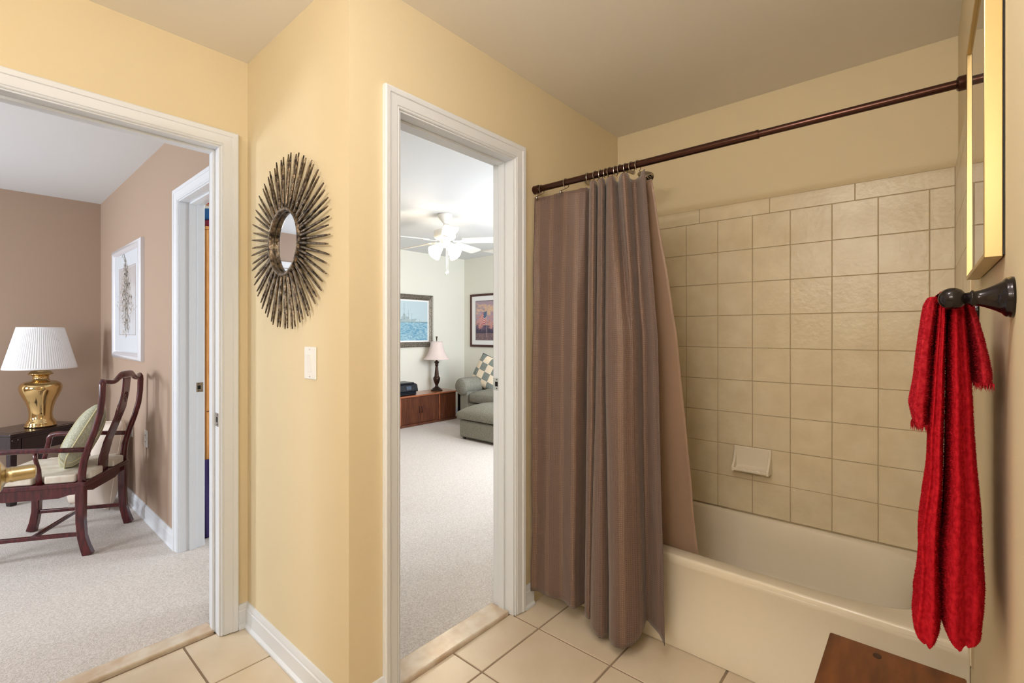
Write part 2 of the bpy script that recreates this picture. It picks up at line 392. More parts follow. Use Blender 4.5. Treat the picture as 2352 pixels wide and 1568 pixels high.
tile_slab('wall_tile_right', 'y', YC, 1, 1.765, 2.565, [2.557-0.1649*i-0.08 for i in range(6)], [2.22, 1.89])
tile_slab('wall_tile_left', 'y', YA, -1, 1.765, 2.565, [2.557-0.1649*i-0.08 for i in range(6)], [2.22, 1.89])

# door casings, jambs, stops
def doorway(name, plane_ax, face, nd, o0, o1, top, thick, w=0.070):
    """casing on the plane (face) with outward normal nd, jamb lining through the wall thickness; opening o0..o1"""
    b = MB(); J = 0.0155
    prof = [(0.006, 0.0), (0.006, 0.006), (0.010, 0.010), (0.014, 0.007), (0.017, 0.0115), (0.030, 0.0125), (0.048, 0.0145), (0.0505, 0.0185), (0.066, 0.020), (w, 0.017), (w, 0.0)]
    def P(a, off, z): return (a, face+nd*off, z) if plane_ax == 'y' else (face+nd*off, a, z)
    rows = []
    for dd, hh in prof:
        rows.append([P(o0-dd+J, hh, 0.004), P(o0-dd+J, hh, top+dd-J), P(o1+dd-J, hh, top+dd-J), P(o1+dd-J, hh, 0.004)])
    b.grid(rows)
    # casing on the far side too
    rows = [[P(a[0], -hh-thick, a[1]) for a in ((o0-dd+J, 0.004), (o0-dd+J, top+dd-J), (o1+dd-J, top+dd-J), (o1+dd-J, 0.004))] for dd, hh in prof]
    b.grid(rows)
    def bx(a0, a1, f0, f1, z0, z1):
        p = [face-nd*f0, face-nd*f1]; p.sort()
        (b.box(a0, a1, p[0], p[1], z0, z1) if plane_ax == 'y' else b.box(p[0], p[1], a0, a1, z0, z1))
    e = -0.002
    bx(o0, o0+J, e, thick-e, 0.002, top); bx(o1-J, o1, e, thick-e, 0.002, top); bx(o0+J, o1-J, e, thick-e, top-J, top)
    bx(o0+J, o0+J+0.010, 0.048, 0.082, 0.002, top-J); bx(o1-J-0.010, o1-J, 0.048, 0.082, 0.002, top-J); bx(o0+J+0.01, o1-J-0.01, 0.048, 0.082, top-J-0.010, top-J)
    return struct(b.build(name, 'trim', smooth=30, bevel=0.0012))
T1 = doorway('trim_1', 'y', YE, -1, D1[0], D1[1]+0.012, D1[2], 0.12)
T2 = doorway('trim_2', 'y', YA, -1, D2[0]-0.002, D2[1]+0.012, D2[2], 0.12)
T3 = doorway('trim_3', 'x', XD, -1, D3[0], D3[1]+0.012, D3[2], 0.12)
def strike(parent, ax, pos, nd, a, z):
    """strike plate on a jamb face; ax normal axis, a = centre along the wall depth"""
    b = MB(); h = 0.028; w = 0.019
    def bx(u0, u1, z0, z1, d0, d1, mi=0):
        q = sorted((pos+nd*d0, pos+nd*d1))
        (b.box(q[0], q[1], u0, u1, z0, z1, mi) if ax == 'x' else b.box(u0, u1, q[0], q[1], z0, z1, mi))
    bx(a-w, a+w, z-h, z+h, 0, 0.0016)
    bx(a-0.010, a+0.006, z-0.011, z+0.011, 0.0012, 0.0020, 1)
    for s in (-1, 1): bx(a-0.006, a-0.001, z+s*0.020-0.0025, z+s*0.020+0.0025, 0.0012, 0.0021, 1)
    o = b.build('strike_plate', ['chrome', 'dark'], parent); o['label'] = 'satin nickel strike plate'
    return o
strike(T2, 'x', D2[1]+0.012-0.0155, -1, YA+0.103, 1.033)
strike(T1, 'x', D1[1]+0.012-0.0155, -1, YE+0.022, 0.905)
strike(T3, 'y', D3[1]+0.012-0.0155, -1, XD+0.100, 0.948)

BP = [(0, 0), (0.020, 0), (0.020, 0.009), (0.013, 0.019), (0.013, 0.074), (0.010, 0.079), (0.0105, 0.086), (0.005, 0.101), (0, 0.102)]
def base(name, ax, face, nd, a0, a1):
    b = MB()
    if ax == 'x': b.prism([(face+nd*o, z+0.001) for o, z in BP], a0, a1, 'y')
    else: b.prism([(face+nd*o, z+0.001) for o, z in BP], a0, a1, 'x')
    return struct(b.build(name, 'trim', smooth=30))
base('baseboard_mirror_side', 'x', XD, -1, YA-0.02, YE)
base('baseboard_doorway_left', 'y', YA, -1, XD-0.02, 0.932)
base('baseboard_doorway_right', 'y', YA, -1, 1.677, 1.742)
base('baseboard_left', 'y', YE, -1, 0.762, XD)
base('baseboard_left_room_right', 'x', XD, -1, 3.302, 5.66)
base('baseboard_left_room_back', 'y', 5.66, -1, -2.6, XD)
base('baseboard_far_room_back', 'y', 5.56, -1, XD+0.12, 5.23)
base('baseboard_far_room_right', 'x', 5.23, -1, 1.51, 5.56)
base('baseboard_right', 'y', YC, 1, -1.38, 1.72)

# marble thresholds
b = MB(); b.box(D1[0]+0.016, D1[1]-0.006, 2.268, 2.352, -0.01, 0.016)
tag(b.build('threshold', 'marble', bevel=0.006), 'cream marble threshold under the wide left doorway', 'threshold')
b = MB(); b.box(D2[0]+0.016, D2[1]-0.006, 1.412, 1.520, -0.01, 0.018)
tag(b.build('threshold', 'marble', bevel=0.006), 'cream marble threshold under the narrow centre doorway', 'threshold')

# open bathroom door leaf just left of the frame, its brass knob reaches in
b = MB(); b.box(-0.026, 0.010, 1.500, 2.205, 0.012, 2.03)
d1 = struct(b.build('door_1', 'door', bevel=0.002))
k = MB(); k.lathe([(0.036, 0.0), (0.036, 0.036), (0.034, 0.040), (0.025, 0.0445), (0.018, 0.048), (0.0165, 0.052), (0.0165, 0.054), (0.0175, 0.056), (0.0175, 0.059), (0.0168, 0.061), (0.0168, 0.088), (0.0155, 0.094), (0.010, 0.097), (0, 0.098)], (0.010, 1.560, 0.949), 36, 'x')
kk = k.build('door_handle', 'brassb', d1, smooth=35); kk['label'] = 'brushed brass handle'

# ------------------------------------------------------------------ tub
def tub():
    t = thing('bathtub', 'bone-coloured built-in bathtub under the tiled wall', 'bathtub', (2.22, 0.64, 0))
    x0, x1, y0, y1, z = 1.877, 2.557, YC, YA, 0.372
    b = MB(); N = 128
    def sup(cx, cy, a, bb, e, th):
        c, s_ = cos(th), sin(th)
        return (cx+a*math.copysign(abs(c)**(2/e), c), cy+bb*math.copysign(abs(s_)**(2/e), s_))
    cx, cy = (1.943+2.532)/2, 0.655; A, B = (2.532-1.943)/2, 0.665
    rings = []
    def outer(inset, zz):
        r = []
        for i in range(N):
            px, py = sup(cx, cy, 1, 1, 40, 2*pi*i/N)
            dx, dy = px-cx, py-cy; m = max(abs(dx), abs(dy))
            ux, uy = dx/m, dy/m
            X = cx+ux*((x1-inset-cx) if ux > 0 else (cx-x0-inset)); Y = cy+uy*((y1-inset-cy) if uy > 0 else (cy-y0-inset))
            r.append((X, Y, zz))
        return r
    rings += [outer(0, z-0.02), outer(0, z-0.008), outer(0.0015, z-0.003), outer(0.005, z-0.0005), outer(0.008, z), outer(0.013, z)]
    for da, zz in ((0.0, z), (-0.006, z-0.003), (-0.011, z-0.012), (-0.02, 0.25), (-0.035, 0.14), (-0.06, 0.085), (-0.10, 0.07)):
        rings.append([(*sup(cx, cy, A+da, B+da*2.0, 5, 2*pi*i/N), zz) for i in range(N)])
    b.grid(rings, closed=True)
    n0 = len(b.v)-N; b.f.append(tuple(range(n0, n0+N))); b.m.append(0)
    b.build('basin', 'tub', t, smooth='all')
    a = MB()
    # apron: upper lip, recessed panel, slightly proud bottom band
    a.prism([(x0, z-0.02), (x0, z-0.035), (x0+0.006, z-0.045), (x0+0.006, 0.085), (x0-0.001, 0.072), (x0-0.001, 0.001), (x0+0.03, 0.001), (x0+0.03, z-0.02)], y0+0.001, y1-0.001, 'y')
    a.build('apron', 'tub', t, smooth=50, bevel=0.002)
    return t
tub()
# soap dish
def soap():
    t = thing('soap_dish', 'glossy beige ceramic soap dish on the tiled wall above the tub', 'soap dish', (2.557, 0.6425, 0.58))
    b = MB(); y0, y1, z0, z1 = 0.557, 0.728, 0.582, 0.703; X = 2.5565
    b.box(X-0.010, X, y0, y1, z0, z1)
    b.build('back_plate', 'tub', t, bevel=0.005, segs=3)
    c = MB(); n = 24; rows = []
    # tray: lip curve in x as function of z, cheeks at both ends
    def xo(z):  # outer protrusion
        f = 1-(z-z0)/(z1-z0); return 0.012+0.050*max(0, min(1, (f-0.15)/0.7))**1.6
    rowsO = []
    for i in range(13):
        z = z0+(z1-z0)*0.85*(1-i/12)
        p = xo(z)
        rowsO.append([(X-p, y0+0.004, z), (X-p, y0+0.016, z)])
    # cheeks
    for (a, bb) in ((y0+0.002, y0+0.013), (y1-0.013, y1-0.002)):
        poly = [(X-0.008, z0+0.002)]+[(X-xo(z0+(z1-z0)*0.9*i/12), z0+0.003+(z1-z0)*0.9*i/12) for i in range(13)]+[(X-0.008, z0+(z1-z0)*0.9)]
        c.prism([(p, q) for p, q in poly], a, bb, 'y')
    # floor with a wavy lip
    for j in range(n+1):
        y = y0+0.012+(y1-y0-0.024)*j/n
        wv = 0.003*sin(j/n*2*pi*4.5) if 3 < j < n-3 else 0
        rows.append([(X-0.008, y, z0+0.004), (X-0.05, y, z0+0.002), (X-0.060, y, z0+0.008), (X-0.061, y, z0+0.018+wv), (X-0.056, y, z0+0.022+wv), (X-0.050, y, z0+0.016), (X-0.03, y, z0+0.014), (X-0.014, y, z0+0.022), (X-0.008, y, z0+0.03)])
    c.grid(rows)
    c.build('tray', 'tub', t, smooth=50, bevel=0.003)
soap()
# shower head and arm on the doorway wall
t = thing('shower_fixture', 'round nickel shower head on its arm above the curtain', 'shower head', (2.21, YA-0.008, 2.10))
b = MB(); b.tube([(2.21, YA-0.010, 2.105), (2.21, 1.25, 2.118), (2.21, 1.17, 2.11), (2.21, 1.105, 2.075)], 0.0095, 14)
b.build('arm', 'hookm', t, smooth=True)
b = MB(); b.lathe([(0.030, 0), (0.030, -0.005), (0.014, -0.012), (0.012, -0.014)], (2.21, YA-0.009, 2.105), 24, 'y'); b.build('flange', 'hookm', t, smooth=True)
b = MB(); b.lathe([(0.012, 0.062), (0.015, 0.050), (0.018, 0.042), (0.034, 0.030), (0.041, 0.014), (0.043, 0.004), (0.041, 0.0), (0.036, -0.002), (0.036, 0.001), (0, 0.001)], (0, 0, 0), 32)
for r, n in ((0.008, 5), (0.018, 10), (0.028, 16)):
    for i in range(n): b.lathe([(0.0026, 0.002), (0.002, -0.005), (0, -0.006)], (r*cos(2*pi*i/n), r*sin(2*pi*i/n), 0), 6, mi=1)
b.xf(Matrix.Translation((2.21, 1.035, 2.022)) @ Matrix.Rotation(radians(-42), 4, 'X'))
b.build('head', ['hookm', 'bronze'], t, smooth=True)

# ------------------------------------------------------------------ shower rod, rings, curtain, liner
RX, RZ = 1.760, 1.942
t = thing('shower_rod', 'bronze telescoping shower curtain rod across the tub alcove', 'curtain rod', (RX, 0.65, RZ))
b = MB(); b.tube([(RX, YA-0.012, RZ), (RX, 0.425, RZ)], 0.0140, 24); b.tube([(RX, 0.432, RZ), (RX, 0.423, RZ)], 0.0150, 24); b.build('outer_tube', 'rod', t, smooth=40)
b = MB(); b.tube([(RX, 0.425, RZ), (RX, YC+0.012, RZ)], 0.0118, 24); b.build('inner_tube', 'rod', t, smooth=40)
for y, s in ((YA, -1), (YC, 1)):
    b = MB(); b.lathe([(0.019, 0), (0.020, s*0.004), (0.018, s*0.010), (0.0195, s*0.014), (0.0195, s*0.030), (0.016, s*0.034), (0.013, s*0.035)], (RX, y, RZ), 28, 'y'); b.build('end_cap', 'rod', t, smooth=40)
RY = [1.347, 1.21, 1.095, 1.057, 1.033, 1.008, 0.989, 0.963, 0.941, 0.917, 0.891, 0.864]
def ring_mesh():
    b = MB(); pts = []
    for i in range(25):
        a = radians(-62+i*(304/24)); pts.append((cos(a)*0.0185, 0, sin(a)*0.021))
    b.tube([(p[0], p[1], p[2]-0.0045) for p in pts], 0.0017, 8); return b
names = ['leftmost on the rod, at the curtain corner', 'second from the left on the rod, on the flat curtain part',
         'third from the left, where the folds start', 'fourth from the left on the rod',
         'fifth from the left on the rod', 'sixth from the left on the rod',
         'seventh from the left on the rod', 'fifth from the right on the rod',
         'fourth from the right on the rod', 'third from the right on the rod',
         'second from the right on the rod', 'rightmost on the rod, beside the shower head']
first = None
for i, y in enumerate(RY):
    if i == 0:
        r = thing('curtain_ring', '', 'curtain ring', (RX, y, RZ)); hoop0 = ring_mesh().build('hoop', 'hookm', r, smooth=True, local=True); first = r
    else:
        r = first.copy(); COL.objects.link(r); c = hoop0.copy(); COL.objects.link(c); c.parent = r; r.location = (RX, y, RZ)
    r.rotation_euler = (0, 0, radians(random.uniform(-14, 14)))
    tag(r, 'steel curtain ring, '+names[i], 'curtain ring', 'curtain rings on the shower rod')
    if i < 2:
        bb = MB(); bb.sphere((-0.034, 0, -0.050), 0.0075, 16); bb.tube([(0.006, 0, -0.024), (-0.010, 0, -0.032), (-0.032, 0, -0.044)], 0.0015, 8)
        bb.build('bead', 'hookm', r, smooth=True, local=True)

CUR = [(1.372, 1.742, 1.369, 1.715, 1.372, 1.71, 0.078), (1.339, 1.752, 1.335, 1.73, 1.347, 1.73, 0.078), (1.274, 1.765, 1.269, 1.735, 1.276, 1.725, 0.078), (1.203, 1.75, 1.215, 1.74, 1.22, 1.74, 0.078), (1.156, 1.765, 1.149, 1.73, 1.149, 1.72, 0.075), (1.117, 1.775, 1.122, 1.765, 1.14, 1.765, 0.075), (1.113, 1.8, 1.122, 1.8, 1.131, 1.8, 0.07), (1.069, 1.735, 1.076, 1.73, 1.093, 1.73, 0.07), (1.046, 1.722, 1.046, 1.715, 1.065, 1.715, 0.068), (1.047, 1.745, 1.047, 1.745, 1.066, 1.745, 0.06), (1.065, 1.79, 1.063, 1.79, 1.085, 1.79, 0.05), (1.033, 1.74, 1.037, 1.735, 1.059, 1.72, 0.04), (1.006, 1.722, 1.003, 1.712, 1.0, 1.69, 0.03), (1.007, 1.745, 1.004, 1.74, 0.975, 1.72, 0.035), (1.025, 1.79, 1.021, 1.79, 0.998, 1.78, 0.05), (0.992, 1.74, 0.995, 1.73, 0.958, 1.7, 0.042), (0.961, 1.72, 0.948, 1.7, 0.915, 1.665, 0.04), (0.959, 1.745, 0.906, 1.705, 0.877, 1.675, 0.048), (0.969, 1.785, 0.884, 1.725, 0.853, 1.7, 0.06), (0.914, 1.72, 0.871, 1.735, 0.839, 1.72, 0.08), (0.899, 1.735, 0.866, 1.755, 0.833, 1.745, 0.105), (0.908, 1.79, 0.867, 1.8, 0.846, 1.8, 0.11), (0.89, 1.8, 0.844, 1.8, 0.826, 1.8, 0.1), (0.839, 1.75, 0.802, 1.765, 0.778, 1.77, 0.1), (0.823, 1.735, 0.776, 1.75, 0.748, 1.75, 0.075)]
def catmull(p0, p1, p2, p3, t):
    return 0.5*((2*p1)+(-p0+p2)*t+(2*p0-5*p1+4*p2-p3)*t*t+(-p0+3*p1-3*p2+p3)*t**3)
def curtain():
    sub = 9; nz = 90; zt, zm, zb = 1.904, 1.26, 0.05
    n = len(CUR); cols = []
    for i in range(n-1):
        for k in range(sub if i < n-2 else sub+1):
            t = k/sub; q = [CUR[max(0, i-1)], CUR[i], CUR[i+1], CUR[min(n-1, i+2)]]
            c = [catmull(q[0][j], q[1][j], q[2][j], q[3][j], t) for j in range(7)]
            lt = q[1][6]*(1-t)+q[2][6]*t; c[6] = lt; cols.append(c)
    rows = []; uvs = []
    for iz in range(nz+1):
        f = iz/nz; row = []; arc = 0; last = None
        for ci, c in enumerate(cols):
            dip = 0.0
            g = ci/(len(cols)-1)
            if ci < 5*sub: dip = 0.006*abs(sin(pi*ci/(sub*2.35)+0.3))
            elif ci > 6*sub: dip = -0.004+0.009*(c[1] > 1.765)
            ztop = zt-dip; z = ztop+(c[6]-ztop)*f
            if z > zm: s = (zt-z)/(zt-zm); y = c[0]*(1-s)+c[2]*s; x = c[1]*(1-s)+c[3]*s
            else: s = (zm-z)/(zm-zb); s2 = s*s*(3-2*s)*0.35+s*0.65; y = c[2]*(1-s2)+c[4]*s2; x = c[3]*(1-s2)+c[5]*s2
            wr = noise.noise(Vector((y*9, x*9, z*3.2)))*0.006*min(1, f*5)+noise.noise(Vector((y*30, 3, z*9)))*0.0018
            x = min(x-wr, 1.845); 
            if ci < sub: # left hem bows in and out
                y += 0.006*noise.noise(Vector((0, 5, z*4)))*(1-ci/sub)
            y = min(y, 1.380)
            p = (x, y, z)
            if last: arc += min(0.02, sqrt((x-last[0])**2+(y-last[1])**2))
            last = p; row.append(p); uvs.append((ci, z))
        rows.append(row)
    b = MB(); b.grid(rows)
    # arc length at mid height drives the weave
    mid = rows[nz//2]; acc = [0]
    for i in range(1, len(mid)): acc.append(acc[-1]+sqrt((mid[i][0]-mid[i-1][0])**2+(mid[i][1]-mid[i-1][1])**2))
    b.uv = [(acc[int(u)], z) for u, z in uvs]
    o = b.build('shower_curtain', 'waffle', smooth='all', solid=0.0016, off=0)
    return tag(o, 'brown waffle-weave shower curtain pushed to the left of the tub', 'shower curtain')
curtain()
def liner():
    rows = []
    nz, ny = 60, 40
    for iz in range(nz+1):
        z = 1.888-(1.888-0.12)*iz/nz
        # centre plane bends from the rod into the tub
        if z > 1.27: s = (1.888-z)/(1.888-1.27); x0 = 1.805+(1.87-1.805)*s; yr = 0.826+(0.752-0.826)*s
        elif z > 0.37: s = (1.27-z)/0.9; x0 = 1.87+(1.968-1.87)*s; yr = 0.752+(0.704-0.752)*s
        else: x0 = 1.968+(0.37-z)*0.06; yr = 0.702
        yr -= 0.0*0; yl = 1.28
        row = []
        for j in range(ny+1):
            g = j/ny; y = yr+(yl-yr)*g
            amp = 0.012*min(1, 0.3+iz/nz)
            x = x0+amp*sin(g*17+0.7)+0.004*noise.noise(Vector((y*8, 1, z*3)))
            if g < 0.10: y += 0.004*noise.noise(Vector((2, 0, z*5)))
            if z < 0.42: x = max(x, 1.958)
            row.append((x, y, z))
        rows.append(row)
    b = MB(); b.grid(rows)
    o = b.build('curtain_liner', 'liner', smooth='all', solid=0.001, off=0)
    return tag(o, 'pinkish tan satin liner hanging inside the tub behind the brown curtain', 'shower curtain')
liner()

# ------------------------------------------------------------------ sunburst mirror and light switch
def sunburst():
    cy, cz = 1.805, 1.609; X = XD
    t = thing('sunburst_mirror', 'round antique silver sunburst mirror on the yellow wall between the doorways', 'mirror', (X, cy, cz-0.325))
    n = 64
    for i in range(n):
        a = 2*pi*(i+0.5)/n + random.uniform(-0.008, 0.008)
        L = 0.325*random.uniform(0.985, 1.01)
        if abs(sin(a)) > 0.5 and False: L *= 1
        d = Vector((0, cos(a), sin(a))); k = 9; pts = []; rs = []
        off0 = 0.020 + (0.005 if i % 2 else 0)
        for j in range(k):
            s = j/(k-1); r = 0.118+(L-0.118)*s
            pts.append(Vector((X-off0+0.006*s, cy, cz))+d*r+Vector((0, random.uniform(-0.0004, 0.0004), random.uniform(-0.0004, 0.0004))))
            rs.append(max(0.0032, 0.0062-0.0027*s) if j < k-1 else 0.0022)
        b = MB(); b.tube(pts, rs, 8); b.build('ray', 'ray', t, smooth='all')
    b = MB(); pr = []
    for j in range(13):
        q = 2*pi*j/12; pr.append((0.122+0.009*cos(q), -0.022+0.012*sin(q)))
    b.lathe(pr, (X, cy, cz), 64, 'x'); 
    o = b.build('rim', 'ray', t, smooth='all')
    b = MB(); b.lathe([(0, -0.012), (0.120, -0.012), (0.120, -0.006), (0, -0.006)], (X, cy, cz), 64, 'x'); b.build('mirror_glass', 'mirror', t)
    b = MB(); b.lathe([(0.10, -0.0005), (0.128, -0.0005), (0.128, -0.018), (0.118, -0.018), (0.118, -0.006), (0.10, -0.006), (0.10, -0.0005)], (X, cy, cz), 48, 'x'); b.build('back_ring', 'blackf', t)
sunburst()
def switch():
    y0, y1, z0, z1 = 1.600, 1.684, 1.105, 1.220; X = XD; cy = (y0+y1)/2; cz = (z0+z1)/2
    t = thing('light_switch', 'white rocker light switch below the sunburst mirror', 'light switch', (X, cy, z0))
    MB().box(X-0.006, X-0.0002, y0, y1, z0, z1).build('cover_plate', 'whitepl', t, bevel=0.003, segs=3)
    b = MB(); b.add([(X-0.004, cy-0.0165, cz-0.033), (X-0.004, cy+0.0165, cz-0.033), (X-0.004, cy+0.0165, cz+0.033), (X-0.004, cy-0.0165, cz+0.033),
        (X-0.0065, cy-0.0155, cz-0.032), (X-0.0065, cy+0.0155, cz-0.032), (X-0.011, cy+0.0155, cz+0.032), (X-0.011, cy-0.0155, cz+0.032)],
        [(0, 1, 2, 3), (4, 5, 6, 7), (0, 1, 5, 4), (1, 2, 6, 5), (2, 3, 7, 6), (3, 0, 4, 7)])
    b.build('rocker', 'whitepl', t, bevel=0.001)
    for s in (-1, 1):
        MB().lathe([(0, -0.0072), (0.0028, -0.007), (0.003, -0.005)], (X, cy, cz+s*0.048), 12, 'x').build('screw', 'chrome', t)
switch()

# ------------------------------------------------------------------ picture on the right wall
def picture_right():
    X0, X1, z0, z1 = 1.115, 1.555, 1.395, 1.932; w = 0.009; D = 0.025
    t = thing('framed_picture', 'large gold-framed picture under glass on the wall at the right edge', 'picture', ((X0+X1)/2, YC, z0))
    b = MB()
    b.box(X0, X0+w, YC+0.003, YC+D, z0, z1); b.box(X1-w, X1, YC+0.003, YC+D, z0, z1)
    b.box(X0+w, X1-w, YC+0.003, YC+D, z0, z0+w); b.box(X0+w, X1-w, YC+0.003, YC+D, z1-w, z1)
    b.build('frame', 'gold', t, bevel=0.0012)
    MB().box(X0+0.004, X1-0.004, YC+0.0005, YC+0.006, z0+0.004, z1-0.004).build('backing', 'blackf', t)
    MB().box(X0+w, X1-w, YC+0.006, YC+0.0175, z0+w, z1-w).build('mat', 'matb', t)
    am = art_mat('coral_print', [(0.2, (214, 200, 186)), (0.5, (206, 130, 104)), (0.75, (216, 190, 172))], 0, -0.1, 0.1, 8, 0.5, (1, 1, 0.2))
    MB().box(X0+0.10, X1-0.10, YC+0.0172, YC+0.0180, z0+0.12, z1-0.12).build('print', am, t)
    MB().box(X0+w, X1-w, YC+0.0192, YC+0.0202, z0+w, z1-w).build('glass', 'glass', t)
picture_right()

# ------------------------------------------------------------------ towel bar with towels
def towel_bar():
    Y, Z = -0.031, 1.323
    t = thing('towel_bar', 'oil-rubbed bronze towel bar on the right wall holding the red towels', 'towel bar', (1.02, YC, Z))
    for x in (1.02, 1.63):
        b = MB(); pr = [(0.0, 0.0005), (0.0305, 0.0005), (0.0305, 0.004), (0.029, 0.006), (0.0295, 0.008), (0.027, 0.0105), (0.0245, 0.012), (0.020, 0.019), (0.0155, 0.028), (0.0122, 0.036), (0.0110, 0.042), (0.0128, 0.0435), (0.0128, 0.0455), (0.0100, 0.047), (0.0085, 0.055)]
        b.lathe([(r, h) for r, h in pr], (x, YC, Z), 40, 'y')
        b.sphere((x, Y-0.002, Z+0.0005), 0.0172, 28)
        b.build('post', 'bronze', t, smooth='all')
    MB().tube([(1.02, Y, Z), (1.63, Y, Z)], 0.0085, 18).build('bar', 'bronze', t, smooth=40)
towel_bar()
def interp(tab, z):
    tab = sorted(tab, key=lambda p: p[1])
    if z <= tab[0][1]: return tab[0][0]
    for a, b in zip(tab, tab[1:]):
        if a[1] <= z <= b[1]:
            q = (z-a[1])/max(1e-6, b[1]-a[1]); return a[0]*(1-q)+b[0]*q
    return tab[-1][0]
def terry_leg(b, Lt, Rt, zt, zb, xn, xf, ridge, n=44, nz=70, rb=0.013, mi=0):
    """one hanging leg of a bunched towel: rounded closed section at every height, thick in x (xn near .. xf far)"""
    rows = []
    for i in range(nz+1):
        z = zt+(zb-zt)*(1-(1-i/nz)**1.9)
        yl = interp(Lt, z); yr = interp(Rt, z)
        # round the bottom fold
        e = max(0, (zb+rb-z)/rb); sh = sqrt(max(0.0, 1-e**3*0.9))
        cy = (yl+yr)/2; hw = abs(yl-yr)/2*max(0.5, sh)
        row = []
        for j in range(n):
            a = 2*pi*j/n; c, s_ = cos(a), sin(a)
            u = math.copysign(abs(c)**0.75, c); v = math.copysign(abs(s_)**0.55, s_)
            y = cy+hw*u; xm = (xn+xf)/2; hx = (xf-xn)/2
            rr = 0.0
            if v < 0: rr = sum(am*math.exp(-((u-p)/wd)**2) for p, am, wd in ridge)
            x = xm+hx*v - rr*(0.5+0.5*abs(v)) + 0.004*noise.noise(Vector((y*25, z*6, 2)))
            y += 0.0015*noise.noise(Vector((x*20, z*10, 7)))
            row.append((x, y, z))
        rows.append(row)
    b.grid(rows, mi, closed=True)
    o = len(b.v)-n; b.f.append(tuple(range(o, o+n))); b.m.append(mi)
def pile(b, count, ln, region=None, mi=0, fs=None):
    """short terry loops standing off the cloth, in the same mesh"""
    import bisect
    fs = fs or list(b.f); V = [Vector(v) for v in b.v]; areas = []; tot = 0; quads = [f for f in fs if len(f) == 4]
    info = []
    for f in quads:
        p = [V[i] for i in f]; nrm = (p[2]-p[0]).cross(p[3]-p[1]); A = nrm.length/2
        if A < 1e-12: continue
        nrm.normalize()
        c = (p[0]+p[1]+p[2]+p[3])/4
        if nrm.x > 0.4: continue           # pile on the hidden far side is left out
        tot += A; areas.append(tot); info.append((p, nrm))
    vs = []; out = []
    for k in range(count):
        i = bisect.bisect(areas, random.random()*tot); i = min(i, len(info)-1); p, nrm = info[i]
        u, v = random.random(), random.random()
        q = (p[0]*(1-u)+p[1]*u)*(1-v)+(p[3]*(1-u)+p[2]*u)*v
        t = Vector((random.uniform(-1, 1), random.uniform(-1, 1), random.uniform(-1.3, 0.5))); d = (nrm+t*0.55).normalized(); l = ln*random.uniform(0.6, 1.2)
        s = d.cross(Vector((random.uniform(-1, 1), random.uniform(-1, 1), random.uniform(-1, 1)))).normalized()*0.00055
        n0 = len(b.v)+len(vs); vs += [tuple(q-s), tuple(q+s), tuple(q+d*l)]; out.append((n0, n0+1, n0+2))
    b.v += vs; b.f += out; b.m += [mi]*len(out)
def outward(b):
    me = bpy.data.meshes.new('tmp'); me.from_pydata(b.v, [], b.f); bm = bmesh.new(); bm.from_mesh(me); bmesh.ops.recalc_face_normals(bm, faces=bm.faces)
    b.v = [tuple(v.co) for v in bm.verts]; b.f = [tuple(v.index for v in f.verts) for f in bm.faces]; b.m = [0]*len(b.f); bm.free(); bpy.data.meshes.remove(me)
